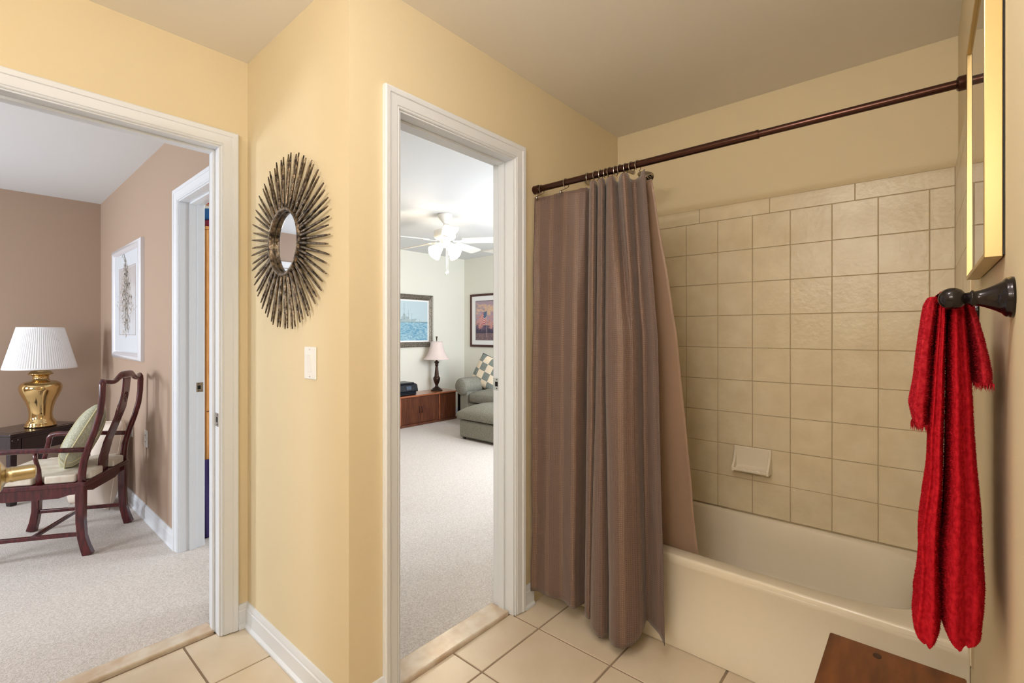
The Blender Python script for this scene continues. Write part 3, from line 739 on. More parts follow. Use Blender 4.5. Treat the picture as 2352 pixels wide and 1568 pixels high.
def towels():
    # long bath towel: two legs hanging either side of the bar, joined over it
    L1 = [(-0.02, 1.336), (-0.014, 1.244), (-0.009, 1.172), (-0.005, 1.099), (-0.003, 1.026), (0.005, 0.952), (0.009, 0.914), (0.007, 0.878), (0.011, 0.818), (0.017, 0.779), (0.015, 0.756), (0.012, 0.747)]
    R1 = [(-0.028, 1.335), (-0.027, 1.244), (-0.026, 1.173), (-0.025, 1.102), (-0.024, 1.03), (-0.022, 0.959), (-0.021, 0.923), (-0.02, 0.887), (-0.021, 0.83), (-0.023, 0.795), (-0.023, 0.772), (-0.02, 0.755)]
    L2 = [(-0.031, 1.329), (-0.031, 1.244), (-0.03, 1.173), (-0.029, 1.102), (-0.028, 1.031), (-0.026, 0.96), (-0.023, 0.923), (-0.021, 0.887), (-0.02, 0.829), (-0.021, 0.794), (-0.022, 0.767)]
    R2 = [(-0.05, 1.328), (-0.056, 1.245), (-0.06, 1.176), (-0.063, 1.107), (-0.067, 1.039), (-0.072, 0.972), (-0.073, 0.938), (-0.074, 0.904), (-0.076, 0.85), (-0.075, 0.816), (-0.073, 0.793)]
    t = MB()
    terry_leg(t, L1, R1, 1.326, 0.748, 1.052, 1.30, [(-0.45, 0.012, 0.4), (0.75, 0.012, 0.25), (0.25, -0.006, 0.18)])
    terry_leg(t, L2, R2, 1.322, 0.766, 1.050, 1.30, [(0.5, 0.026, 0.42), (-0.15, -0.012, 0.16), (-0.7, 0.006, 0.3)])
    # saddle over the bar
    rows = []
    for i in range(21):
        a = pi*i/20; rows.append([(x, -0.034+0.0150*cos(a)*1.15, 1.321+0.0150*sin(a)) for x in [1.045+0.255*k/12 for k in range(13)]])
    t.grid(rows)
    outward(t); pile(t, 42000, 0.0019)
    tag(t.build('bath_towel', 'red', smooth='all', weld=False), 'long red bath towel folded over the bronze towel bar', 'towel')
    # shorter towel over it, its fringed ends spread to both sides
    Ls = [(-0.004, 1.331), (0.002, 1.317), (0.010, 1.243), (0.016, 1.184), (0.022, 1.146), (0.018, 1.124), (0.012, 1.107)]
    Rs = [(-0.022, 1.336), (-0.018, 1.316), (-0.0115, 1.244), (-0.008, 1.171), (-0.005, 1.141), (-0.004, 1.127), (-0.002, 1.108)]
    Lq = [(-0.046, 1.329), (-0.052, 1.301), (-0.057, 1.273), (-0.061, 1.244), (-0.063, 1.209), (-0.063, 1.184)]
    Rq = [(-0.060, 1.321), (-0.069, 1.287), (-0.075, 1.259), (-0.080, 1.231), (-0.084, 1.203), (-0.084, 1.185)]
    t = MB()
    terry_leg(t, Ls, Rs, 1.330, 1.108, 1.062, 1.27, [(0.4, 0.007, 0.35), (-0.4, 0.004, 0.3)], nz=36, rb=0.008)
    terry_leg(t, Lq, Rq, 1.322, 1.185, 1.070, 1.27, [(0.3, 0.005, 0.5)], nz=26, rb=0.006)
    rows = []
    for i in range(21):
        a = pi*i/20; rows.append([(x, -0.033+0.021*cos(a)*1.05, 1.320+0.0205*sin(a)) for x in [1.056+0.215*k/12 for k in range(13)]])
    t.grid(rows)
    outward(t); pile(t, 22000, 0.0021)
    # fringe
    for (ya, yb, z, c) in ((0.018, -0.004, 1.113, 260), (-0.062, -0.083, 1.189, 220)):
        for k in range(c):
            y = random.uniform(min(ya, yb), max(ya, yb)); x = random.uniform(1.058, 1.26); l = random.uniform(0.008, 0.016)
            n0 = len(t.v); s = 0.0008
            t.v += [(x, y-s, z), (x, y+s, z), (x+random.uniform(-0.003, 0.003), y+random.uniform(-0.003, 0.003), z-l), (x+s, y, z)]; t.f += [(n0, n0+1, n0+2), (n0, n0+3, n0+2)]; t.m += [0, 0]
    tag(t.build('hand_towel', 'red2', smooth='all', weld=False), 'short red hand towel with frayed ends over the longer red towel', 'towel')
towels()

# ------------------------------------------------------------------ wooden stool in the right foreground
def stool():
    x0, x1, y0, y1, z = 1.27, 1.612, -0.078, 0.203, 0.42
    t = thing('wooden_stool', 'small brown stained pine stool in the lower right corner before the tub', 'stool', ((x0+x1)/2, (y0+y1)/2, 0))
    MB().box(x0, x1, y0, y1, z-0.022, z).build('seat', 'stool', t, bevel=0.004, segs=3)
    kn = MB(); kn.lathe([(0, 0.0006), (0.0085, 0.0005), (0.009, -0.001)], (0, 0, 0), 20); kn.xf(Matrix.Translation((1.572, 0.094, z+0.0001)) @ Matrix.Diagonal((1.5, 1.1, 1, 1)))
    o = kn.build('knot', 'knot', t); o['label'] = 'dark wood knot'
    for sx in (x0+0.03, x1-0.03):
        for sy in (y0+0.03, y1-0.03):
            MB().sweep([(sx, sy, 0.001), (sx, sy, z-0.022)], 0.035, 0.035, (1, 0, 0)).build('leg', 'stool', t, bevel=0.003)
    for sy in (y0+0.03, y1-0.03): MB().box(x0+0.047, x1-0.047, sy-0.01, sy+0.01, z-0.08, z-0.022).build('apron', 'stool', t, bevel=0.002)
    for sx in (x0+0.03, x1-0.03): MB().box(sx-0.01, sx+0.01, y0+0.047, y1-0.047, z-0.08, z-0.022).build('apron', 'stool', t, bevel=0.002)
stool()
#PART2
# ------------------------------------------------------------------ left room
def armchair_rosewood():
    ang = radians(148)
    t = thing('rosewood_armchair', 'carved rosewood armchair with curved back and cream cushion, facing the dark end table', 'chair', (0.363, 3.94, 0.006), ang)
    kw = dict(local=True)
    # rear posts with splayed square feet
    for s in (1, -1):
        y = 0.240*s
        b = MB(); b.sweep([(-0.262, y, 0.0), (-0.246, y, 0.05), (-0.232, y, 0.11), (-0.226, y, 0.20), (-0.226, y, 0.335), (-0.228, y, 0.42)], 0.040, [0.048, 0.042, 0.038, 0.040, 0.044, 0.040], (0, 1, 0))
        b.build('leg', 'rosewood', t, bevel=0.005, smooth=30, **kw)
        b = MB(); b.tube([(-0.228, y, 0.40), (-0.230, y, 0.46), (-0.238, y, 0.53), (-0.262, y, 0.62), (-0.292, y, 0.71), (-0.315, y, 0.80), (-0.324, y, 0.88), (-0.326, y, 0.955), (-0.325, y*0.985, 0.975), (-0.324, y*0.94, 0.985)],
            [0.019, 0.019, 0.018, 0.017, 0.016, 0.016, 0.016, 0.0165, 0.017, 0.016], 16); b.build('back_post', 'rosewood', t, smooth='all', **kw)
        b = MB(); b.sweep([(0.262, y*1.03, 0.0), (0.243, y*1.0, 0.06), (0.232, y, 0.13), (0.230, y, 0.22), (0.230, y, 0.42)], 0.040, [0.048, 0.042, 0.040, 0.042, 0.042], (0, 1, 0))
        b.build('leg', 'rosewood', t, bevel=0.005, smooth=30, **kw)
        # arm with turned-down front and its slim mid support
        b = MB(); b.tube([(-0.250, y, 0.598), (-0.10, y*1.03, 0.604), (0.05, y*1.05, 0.610), (0.135, y*1.05, 0.612), (0.160, y*1.05, 0.606), (0.172, y*1.05, 0.590), (0.175, y*1.04, 0.56), (0.186, y*1.02, 0.50), (0.20, y, 0.41)], [0.014, 0.0145, 0.015, 0.0155, 0.016, 0.0155, 0.014, 0.013, 0.014], 14)
        b.build('arm', 'rosewood', t, smooth='all', **kw)
        b = MB(); b.tube([(-0.02, y*1.04, 0.602), (-0.024, y*1.04, 0.56), (-0.034, y*1.02, 0.50), (-0.036, y, 0.41)], [0.009, 0.010, 0.012, 0.014], 12); b.build('arm_support', 'rosewood', t, smooth='all', **kw)
        # side apron with a scalloped lower edge, side stretcher
        b = MB(); pts = [(-0.215, 0.352)]+[(-0.215+0.43*i/24, 0.350-0.016*(1 if 5 < i < 19 else max(0, 1-abs(i-(5 if i < 12 else 19))/3))) for i in range(1, 24)]+[(0.215, 0.352), (0.215, 0.405), (-0.215, 0.405)]
        b.prism(pts, y-0.010, y+0.010, 'y'); b.build('apron', 'rosewood', t, bevel=0.002, **kw)
        b = MB(); b.box(-0.225, 0.225, y-0.011, y+0.011, 0.112, 0.134); b.build('stretcher', 'rosewood', t, bevel=0.004, **kw)
    b = MB()
    for x in (-0.222, 0.222):
        b = MB(); pts = [(-0.222+0.444*i/24, 0.352-0.016*(1 if 5 < i < 19 else max(0, 1-abs(i-(5 if i < 12 else 19))/3))) for i in range(25)]+[(0.222, 0.405), (-0.222, 0.405)]
        b.prism(pts, x-0.010, x+0.010, 'x'); b.build('apron', 'rosewood', t, bevel=0.002, **kw)
    b = MB(); b.box(-0.011, 0.011, -0.232, 0.232, 0.113, 0.132); b.build('stretcher', 'rosewood', t, bevel=0.004, **kw)
    b = MB(); b.box(-0.255, 0.260, -0.262, 0.262, 0.392, 0.418); b.build('seat', 'rosewood', t, bevel=0.006, segs=3, **kw)
    # yoke-shaped crest rail with a raised middle
    pts = []; ws = []; ds = []
    for i in range(33):
        u = -1+2*i/32; y = 0.236*u; a = abs(u)
        z = 0.982+0.026*math.exp(-(a/0.42)**4)-0.010*math.exp(-((a-0.62)/0.2)**2)
        x = -0.324-0.022*(1-u*u)
        pts.append((x, y, z)); ws.append(0.020+0.004*(1-a)); ds.append(0.026+0.016*math.exp(-(a/0.36)**4))
    b = MB(); b.sweep(pts, ws, ds, (1, 0, 0)); b.build('crest_rail', 'rosewood', t, bevel=0.008, smooth=50, segs=3, **kw)
    # splat
    sp = [(-0.222, 0, 0.418), (-0.226, 0, 0.50), (-0.250, 0, 0.60), (-0.290, 0, 0.71), (-0.322, 0, 0.80), (-0.340, 0, 0.90), (-0.346, 0, 0.985)]
    b = MB(); b.sweep(sp, [0.102, 0.100, 0.094, 0.088, 0.084, 0.082, 0.086], 0.012, (0, 1, 0)); sl = b.build('splat', 'rosewood', t, bevel=0.003, smooth=40, **kw)
    b = MB(); random.seed(3)
    for side in (-1, 1):
        for i in range(54):
            a = random.uniform(0, 2*pi); r = sqrt(random.random()); zz = 0.805+0.085*r*sin(a); yy = 0.030*r*cos(a)
            f = (zz-0.71)/(0.90-0.71); xx = -0.290-(0.050)*f+side*0.0065-0.003*sin(f*pi)
            rr = random.uniform(0.004, 0.0075); ring = []
            b.tube([(xx+side*0.001, yy+rr*cos(q*2*pi/8), zz+rr*sin(q*2*pi/8)) for q in range(7)], 0.0016, 6)
        b.tube([(-0.290-0.050*((0.805+0.092*sin(q)-0.71)/0.19)+side*0.007-0.003*sin((0.805+0.092*sin(q)-0.71)/0.19*pi), 0.035*cos(q), 0.805+0.092*sin(q)) for q in [2*pi*k/32 for k in range(33)]], 0.002, 6)
    o = b.build('carving', 'rosewood', sl, smooth='all', **kw); o['label'] = 'carved oval medallion'
    # cushion: notched round the posts, the splat and the arm supports
    def notch(pts): return pts
    z0, z1 = 0.419, 0.463
    P = [(-0.205, 0.205), (-0.205, 0.245), (-0.190, 0.252), (-0.062, 0.252), (-0.056, 0.222), (-0.014, 0.222), (-0.008, 0.252), (0.165, 0.252), (0.172, 0.222), (0.218, 0.222), (0.240, 0.236)]
    poly = [(-0.252, 0.062), (-0.252, 0.190), (-0.240, 0.202)]+P
    poly = poly+[(x, -y) for x, y in reversed(poly)]
    # notch for the splat at the back
    poly += [(-0.212, -0.058), (-0.212, 0.058)]
    b = MB(); b.prism(poly, z0, z1, 'z'); b.build('seat_cushion', 'cushion', t, bevel=0.009, segs=3, smooth=40, **kw)
    return t
armchair_rosewood()
def soft_block(w, h, d, n=22, p=3.0, pinch=0.9):
    """knife-edge cushion centred on origin, w along y, h along z, thick d along x"""
    b = MB(); rows = []
    for side in (1, -1):
        rows = []
        for i in range(n+1):
            u = -1+2*i/n; row = []
            for j in range(n+1):
                v = -1+2*j/n; th = max(0, (1-abs(u)**p)*(1-abs(v)**p))**0.5
                ru = 1-0.06*(1-abs(v)**2)*abs(u); rv = 1-0.06*(1-abs(u)**2)*abs(v)
                row.append((side*d/2*th+0.0, w/2*v*rv, h/2*u*ru))
            rows.append(row)
        b.grid(rows)
    return b
def sage_pillow():
    t = thing('throw_pillow', 'round-edged sage silk throw pillow with dotted bands on the rosewood armchair', 'pillow', (0.465, 3.86, 0.635), radians(163))
    Rm = Matrix.Rotation(radians(-24), 4, 'Y') @ Matrix.Rotation(radians(28), 4, 'X')
    def th(u, v): 
        return 0.066*max(0.0, 1-(u*u)**1.4)**0.5*max(0.0, 1-(v*v)**1.4)**0.5
    W = 0.185; bands = [(-1, -0.42, 'pillow'), (-0.42, 0.0, 'pillowb'), (0.0, 0.42, 'pillow'), (0.42, 1, 'pillowb')]
    def pt(u, v, s, k=1.0):
        rr = 1.0-0.10*max(0, u*u*v*v)
        return Rm @ Vector((s*th(u, v)*k, W*v*rr, W*u*rr))
    for (a, c, m) in bands:
        b = MB()
        for s in (1, -1): b.grid([[pt(-1+2*i/24, a+(c-a)*j/8, s) for j in range(9)] for i in range(25)])
        b.build('cover_panel', m, t, smooth='all', local=True)
    b = MB()
    for v in (-0.42, 0.0, 0.42):
        for s in (1, -1): b.tube([pt(-1+2*i/30, v, s, 1.02) for i in range(31)], 0.0026, 6)
    edge = [pt(u, -1, 1) for u in [-1+2*i/16 for i in range(17)]]+[pt(1, v, 1) for v in [-1+2*i/16 for i in range(17)]]+[pt(u, 1, 1) for u in [1-2*i/16 for i in range(17)]]+[pt(-1, v, 1) for v in [1-2*i/16 for i in range(17)]]
    b.tube(edge, 0.0035, 6)
    b.build('piping', 'piping', t, smooth='all', local=True)
sage_pillow()
def end_table():
    a = radians(33); t = thing('end_table', 'dark rosewood end table in the corner of the rose-walled room under the brass lamp', 'table', (0.207, 4.99, 0.006), a)
    W, Dp, Z = 0.52, 0.40, 0.524; kw = dict(local=True)
    MB().box(0, W, 0, Dp, Z-0.022, Z).build('table_top', 'darkwood', t, bevel=0.005, segs=3, **kw)
    b = MB(); b.box(0.045, W-0.045, 0.045, Dp-0.045, Z-0.001, Z+0.0018); b.build('top_panel', 'darkwood', t, bevel=0.001, **kw)
    for x, y in ((0.03, 0.03), (W-0.03, 0.03), (0.03, Dp-0.03), (W-0.03, Dp-0.03)):
        b = MB(); sx = -1 if x < W/2 else 1; sy = -1 if y < Dp/2 else 1
        b.sweep([(x, y, 0), (x, y, 0.03), (x, y, 0.08), (x, y, Z-0.022)], [0.040, 0.046, 0.038, 0.044], [0.040, 0.046, 0.038, 0.044], (1, 0, 0)); b.build('leg', 'darkwood', t, bevel=0.004, **kw)
    for y in (0.02, Dp-0.02):
        MB().box(0.052, W-0.052, y-0.008, y+0.008, Z-0.15, Z-0.022).build('apron', 'darkwood', t, bevel=0.002, **kw)
    for x in (0.02, W-0.02):
        MB().box(x-0.008, x+0.008, 0.052, Dp-0.052, Z-0.15, Z-0.022).build('apron', 'darkwood', t, bevel=0.002, **kw)
    b = MB(); b.box(0.08, W-0.08, 0.006, 0.012, Z-0.135, Z-0.04); b.build('drawer_front', 'darkwood', t, bevel=0.002, **kw)
    MB().box(0.05, W-0.05, 0.05, Dp-0.05, 0.12, 0.135).build('shelf', 'darkwood', t, bevel=0.003, **kw)
    for x in (0.012, 0.048):
        MB().lathe([(0, -0.003), (0.003, -0.002), (0.003, 0.0)], (x, 0.0, Z-0.045), 10, 'y').build('stud', 'chrome', t, **kw)
end_table()
def brass_lamp():
    x, y, z0 = 0.385, 5.265, 0.532
    t = thing('table_lamp', 'polished brass ginger-jar lamp with white pleated shade on the dark end table', 'lamp', (x, y, z0))
    pr = [(0.090, 0), (0.094, 0.004), (0.094, 0.014), (0.088, 0.020), (0.090, 0.026), (0.088, 0.036), (0.080, 0.042), (0.081, 0.047), (0.074, 0.052), (0.069, 0.075), (0.068, 0.105), (0.074, 0.15), (0.089, 0.20), (0.110, 0.245), (0.122, 0.28), (0.126, 0.305), (0.123, 0.325), (0.112, 0.342), (0.090, 0.354), (0.062, 0.361), (0.052, 0.363), (0.053, 0.369), (0.048, 0.372), (0.0475, 0.385), (0.052, 0.402), (0.058, 0.407), (0.072, 0.410), (0.075, 0.415), (0.072, 0.420), (0.066, 0.424), (0.064, 0.432), (0.040, 0.445), (0.012, 0.45), (0.012, 0.47)]
    pr = [(0, 0)]+pr
    MB().lathe(pr, (x, y, z0), 56).build('lamp_base', 'brass', t, smooth='all')
    b = MB(); n = 180
    def wob(j, n): return 1+0.008*(1 if j % 2 else -1)
    b.lathe([(0.213, 0.462), (0.136, 0.775)], (x, y, z0), n, wob=wob)
    b.f = [f for f in b.f if len(f) == 4]; b.m = [0]*len(b.f)
    sh = b.build('lamp_shade', 'shade_w', t, solid=0.0015)
    for r, h in ((0.2145, 0.462), (0.1370, 0.775)):
        b = MB(); b.lathe([(r-0.001, h-0.006), (r+0.002, h-0.006), (r+0.001, h+0.006), (r-0.002, h+0.006), (r-0.001, h-0.006)], (x, y, z0), 64)
        b.build('rim_band', 'shade_w', sh, smooth=40)
    b = MB(); b.tube([(x, y, z0+0.45), (x, y, z0+0.765)], 0.004, 10); b.build('harp_rod', 'brass', t, smooth='all')
brass_lamp()
def wall_art():
    y0, y1, z0, z1 = 4.052, 4.988, 1.072, 1.926; X = XD
    t = thing('framed_print', 'tall white-framed botanical print on the rose wall left of the inner doorway', 'picture', (X, (y0+y1)/2, z0))
    w = 0.055; b = MB(); prof = [(0, 0.0), (0, 0.020), (0.012, 0.030), (0.030, 0.032), (0.048, 0.022), (w, 0.014), (w, 0.010)]
    rows = [[(X-h, y0+d, z0+d), (X-h, y1-d, z0+d), (X-h, y1-d, z1-d), (X-h, y0+d, z1-d)] for d, h in prof]
    b.grid(rows, closed=True); b.build('frame', 'silverf', t, smooth=40)
    MB().box(X-0.020, X-0.0005, y0+0.002, y1-0.002, z0+0.002, z1-0.002).f and None
    MB().box(X-0.008, X-0.0005, y0+0.004, y1-0.004, z0+0.004, z1-0.004).build('backing', 'blackf', t)
    MB().box(X-0.0115, X-0.008, y0+w-0.004, y1-w+0.004, z0+w-0.004, z1-w+0.004).build('mat', mat('pale_blue_mat', (206, 210, 216), 0.6), t)
    b = MB()
    m1 = art_mat('botanical_wash', [(0.3, (188, 196, 206)), (0.55, (204, 206, 210)), (0.8, (186, 180, 178))], 2, -0.5, 0.9, 5, 0.3, (1, 2, 1))
    MB().box(X-0.0120, X-0.0114, y0+0.20, y1-0.20, z0+0.19, z1-0.17).build('print', m1, t)
    # painted line border and the plant drawing, raised paper-thin paint
    bd = MB(); e = 0.006; a0, a1, c0, c1 = y0+0.19, y1-0.19, z0+0.18, z1-0.16
    for (p, q, r, s_) in ((a0, a1, c0, c0+e), (a0, a1, c1-e, c1), (a0, a0+e, c0+e, c1-e), (a1-e, a1, c0+e, c1-e)): bd.box(X-0.0124, X-0.0116, p, q, r, s_)
    bd.build('border_line', mat('mauve_line', (176, 164, 164), 0.6), t)
    pl = MB(); random.seed(11); cy = (y0+y1)/2+0.03
    def leaf(y, z, l, a, wd):
        d = Vector((0, cos(a), sin(a))); s_ = Vector((0, -sin(a), cos(a))); c = Vector((X-0.0127, y, z))
        pl.add([c, c+d*l*0.4+s_*wd, c+d*l, c+d*l*0.4-s_*wd], [(0, 1, 2, 3)], random.choice((0, 0, 1, 2)))
    for k in range(7):
        y = cy+random.uniform(-0.06, 0.06); pts = []
        for i in range(20):
            z = z0+0.22+0.58*i/19; y += random.uniform(-0.011, 0.011); pts.append((X-0.0126, y, z))
        pl.tube(pts[:random.randint(12, 20)], 0.0016, 5, 1)
    for k in range(620):
        z = z0+0.17+0.60*random.betavariate(2, 2.2); sp = 0.045+0.07*math.exp(-((z-z0-0.42)/0.14)**2)
        leaf(cy+random.gauss(0, sp), z, random.uniform(0.012, 0.045), random.uniform(0, 2*pi), random.uniform(0.002, 0.007))
    for k in range(5):
        pl.tube([(X-0.0126, cy+0.02+0.05*k*0.5*(1-cos(q)), z0+0.62+0.05*k*0.4+0.12*sin(q)) for q in [pi*i/10 for i in range(8)]], 0.0012, 5, 1)
    pl.build('plant_drawing', [mat('sepia_leaf', (178, 162, 146), 0.7), mat('grey_leaf', (158, 154, 150), 0.7), mat('tan_leaf', (196, 182, 162), 0.7)], t)
wall_art()
def outlet(y, z, label):
    t = thing('wall_outlet', label, 'outlet', (XD, y, z-0.057))
    MB().box(XD-0.006, XD-0.0003, y-0.036, y+0.036, z-0.057, z+0.057).build('cover_plate', 'whitepl', t, bevel=0.003)
    for s in (-1, 1):
        b = MB(); b.lathe([(0, -0.0085), (0.016, -0.0082), (0.017, -0.006)], (XD, y, z+s*0.021), 20, 'x')
        for q in (-1, 1): b.box(XD-0.0092, XD-0.0084, y+q*0.006-0.001, y+q*0.006+0.001, z+s*0.021-0.003, z+s*0.021+0.006, 1)
        b.build('socket', ['whitepl', 'dark'], t)
outlet(3.98, 0.553, 'white wall outlet on the rose wall near the inner doorway')
outlet(4.42, 0.56, 'pale wall outlet half hidden behind the rosewood chair post')
def floor_cushion():
    t = thing('floor_cushion', 'large beige cushion standing against the wall behind the rosewood armchair', 'cushion', (0.62, 4.52, 0.33), radians(205))
    b = soft_block(0.40, 0.62, 0.22, 26, 3.0)
    b.xf(Matrix.Rotation(radians(-9), 4, 'Y'))
    mz = min(v[2] for v in b.v)
    b.v = [(x, y, max(z, -0.315)) for x, y, z in b.v]
    b.build('cover', 'beigef', t, smooth='all', local=True)
    e = MB(); Rm = Matrix.Rotation(radians(-9), 4, 'Y')
    pts = []
    for k in range(64):
        a = 2*pi*k/64; c, s_ = cos(a), sin(a); v = math.copysign(abs(c)**0.18, c); u = math.copysign(abs(s_)**0.18, s_)
        ru = 1-0.06*(1-abs(v)**2)*abs(u); rv = 1-0.06*(1-abs(u)**2)*abs(v); pts.append(Rm @ Vector((0, 0.20*v*rv, max(-0.31, 0.31*u*ru))))
    e.tube(pts+[pts[0]], 0.004, 6, cap=False); e.build('piping', 'beigef', t, smooth='all', local=True)
floor_cushion()
# white closet door on the back wall, seen only in the sunburst mirror
def closet():
    b = MB(); x0, x1 = -1.75, -0.85
    b.box(x0-0.07, x0, 5.64, 5.66, 0.002, 2.03); b.box(x1, x1+0.07, 5.64, 5.66, 0.002, 2.03); b.box(x0-0.07, x1+0.07, 5.64, 5.66, 2.03, 2.10)
    b.box(x0, x1, 5.645, 5.66, 0.012, 2.02)
    d = struct(b.build('door_2', 'door', bevel=0.002))
    k = MB(); k.sphere((x1-0.07, 5.60, 0.95), 0.026, 16); k.tube([(x1-0.07, 5.60, 0.95), (x1-0.07, 5.645, 0.95)], 0.01, 12); k.build('door_knob', 'brassb', d, smooth=True)
closet()

# ------------------------------------------------------------------ through the inner doorway
def bookcase():
    t = thing('bookcase', 'tall orange oak bookcase seen in the gap of the inner doorway', 'bookcase', (1.15, 3.80, 0.006))
    x0, x1, y0, y1, z = 0.985, 1.30, 3.385, 4.20, 1.935
    MB().box(x0, x1, y0, y0+0.022, 0.008, z-0.020).build('side_panel', 'oak', t, bevel=0.001)
    MB().box(x0, x1, y1-0.022, y1, 0.008, z-0.020).build('side_panel', 'oak', t, bevel=0.001)
    MB().box(x0-0.006, x1+0.006, y0-0.008, y1+0.008, z-0.018, z).build('top', 'oak', t, bevel=0.002)
    MB().box(x0, x0+0.012, y0+0.022, y1-0.022, 0.03, z-0.020).build('back_panel', 'oak', t)
    for k in range(5): MB().box(x0+0.012, x1, y0+0.022, y1-0.022, 0.06+0.36*k, 0.08+0.36*k).build('shelf', 'oak', t)
    MB().box(x0-0.001, x1, y0-0.0015, y0, 0.775, 0.781).build('seam', mat('oak_joint', (120, 66, 34), 0.5), t)
bookcase()
def figurine():
    c = (1.014, 3.425); t = thing('figurine', 'small doll figurine in blue with black hat on top of the orange bookcase', 'figurine', (c[0], c[1], 1.935))
    x, y = c; z = 1.936
    MB().box(x-0.03, x+0.09, y-0.035, y+0.035, z, z+0.046).build('wine_base', 'fig_wine', t, bevel=0.012, segs=3)
    MB().lathe([(0, 0.046), (0.046, 0.047), (0.044, 0.07), (0.040, 0.10), (0.030, 0.118), (0, 0.122)], (x, y, z), 20).build('body', 'fig_blue', t, smooth='all')
    MB().lathe([(0, 0.112), (0.034, 0.114), (0.036, 0.120), (0.030, 0.130), (0, 0.132)], (x, y, z), 20).build('collar', 'fig_white', t, smooth='all')
    MB().sphere((x, y, z+0.140), 0.021, 18).build('head', 'fig_skin', t, smooth='all')
    MB().lathe([(0.0, 0.172), (0.020, 0.165), (0.028, 0.152), (0.026, 0.146)], (x, y, z), 20).build('hair', 'fig_red', t, smooth='all')
    b = MB(); b.lathe([(0, 0.212), (0.012, 0.210), (0.014, 0.182), (0.028, 0.178), (0.029, 0.175), (0, 0.173)], (x, y, z), 20); b.build('hat', 'blackf', t, smooth=40)
figurine()
def blanket():
    b = MB(); rows = []
    for i in range(31):
        z = 0.010+0.475*i/30; row = []
        for j in range(25):
            x = 0.955+0.32*j/24; row.append((x, 3.338-0.010*sin(j*1.1+i*0.08)-0.010*noise.noise(Vector((x*12, z*5, 0))), z))
        rows.append(row)
    b.grid(rows)
    tag(b.build('draped_blanket', 'purple', smooth='all', solid=0.012), 'dark purple fabric hanging in front of the lower bookcase in the inner doorway', 'blanket')
blanket()

# ------------------------------------------------------------------ far room
def fan():
    cx, cy = 3.104, 3.578
    t = thing('ceiling_fan', 'white five-blade ceiling fan with lit glass shades in the far room', 'ceiling fan', (cx, cy, H))
    MB().lathe([(0, -0.0005), (0.070, -0.001), (0.072, -0.012), (0.070, -0.028), (0.058, -0.045), (0.040, -0.066), (0.026, -0.082), (0.018, -0.090), (0, -0.090)], (cx, cy, H), 40).build('canopy', 'fan', t, smooth='all')
    MB().tube([(cx, cy, H-0.085), (cx, cy, H-0.16)], 0.0125, 18).build('downrod', 'fan', t, smooth=40)
    MB().lathe([(0, -0.140), (0.020, -0.142), (0.028, -0.152), (0.075, -0.156), (0.102, -0.164), (0.108, -0.174), (0.108, -0.222), (0.104, -0.232), (0.090, -0.246), (0.060, -0.256), (0, -0.256)], (cx, cy, H), 48).build('motor_housing', 'fan', t, smooth=35)
    MB().lathe([(0, -0.252), (0.050, -0.254), (0.052, -0.27), (0.040, -0.285), (0.038, -0.315), (0.030, -0.325), (0, -0.328)], (cx, cy, H), 32).build('light_fitter', 'fan', t, smooth=35)
    for a in (-126, -54, 18, 90, 162):
        R = Matrix.Translation((cx, cy, H-0.262)) @ Matrix.Rotation(radians(a), 4, 'Z') @ Matrix.Rotation(radians(-13), 4, 'X')
        b = MB(); b.prism([(0.18, -0.050), (0.20, -0.056), (0.60, -0.068), (0.665, -0.062), (0.68, -0.045), (0.68, 0.045), (0.665, 0.062), (0.60, 0.068), (0.20, 0.056), (0.18, 0.050)], -0.004, 0.004, 'z'); b.xf(R)
        bl = b.build('blade', 'fan', t, bevel=0.0015)
        b = MB(); b.prism([(0.085, -0.016), (0.15, -0.012), (0.19, -0.036), (0.235, -0.030), (0.25, 0), (0.235, 0.030), (0.19, 0.036), (0.15, 0.012), (0.085, 0.016)], -0.010, -0.0045, 'z'); b.xf(R); b.build('blade_bracket', 'fan', bl, bevel=0.001)
    for a in (5, 95, 185, 275):
        R = Matrix.Translation((cx, cy, H-0.300)) @ Matrix.Rotation(radians(a), 4, 'Z') @ Matrix.Translation((0.036, 0, 0)) @ Matrix.Rotation(radians(128), 4, 'Y')
        b = MB(); b.lathe([(0.018, 0.01), (0.024, 0.025), (0.030, 0.045), (0.040, 0.080), (0.050, 0.115), (0.060, 0.142), (0.063, 0.148)], (0, 0, 0), 28)
        b.f = [f for f in b.f if len(f) == 4]; b.m = [0]*len(b.f); b.xf(R); b.build('lamp_shade', 'globe', t, smooth='all', solid=0.002)
        b = MB(); b.lathe([(0, -0.012), (0.017, -0.010), (0.020, 0.0), (0.020, 0.014), (0, 0.018)], (0, 0, 0), 20); b.xf(R); b.build('socket', 'fan', t, smooth=40)
    for dx, z in ((-0.012, 0.60), (0.016, 0.585)):
        p = (cx+dx*0.75, cy-0.03, 0)
        b = MB(); b.tube([(p[0], p[1], H-0.326), (p[0], p[1], H-z+0.02)], 0.0022, 8); b.sphere((p[0], p[1], H-z+0.012), 0.011, 14, sc=(1, 1, 1.3)); b.build('pull_chain', 'fan', t, smooth='all')
    light('fan_light', 'POINT', (cx, cy, H-0.44), 22, (1.0, 0.86, 0.66), 0.10)
fan()
b = MB(); b.box(4.80, 5.10, 4.50, 4.76, H-0.010, H-0.0005)
for k in range(9): b.box(4.82, 5.08, 4.522+0.026*k, 4.535+0.026*k, H-0.016, H-0.010)
tag(b.build('ceiling_vent', 'fan', bevel=0.002), 'white louvred ceiling vent in the far room behind the fan blade', 'vent')

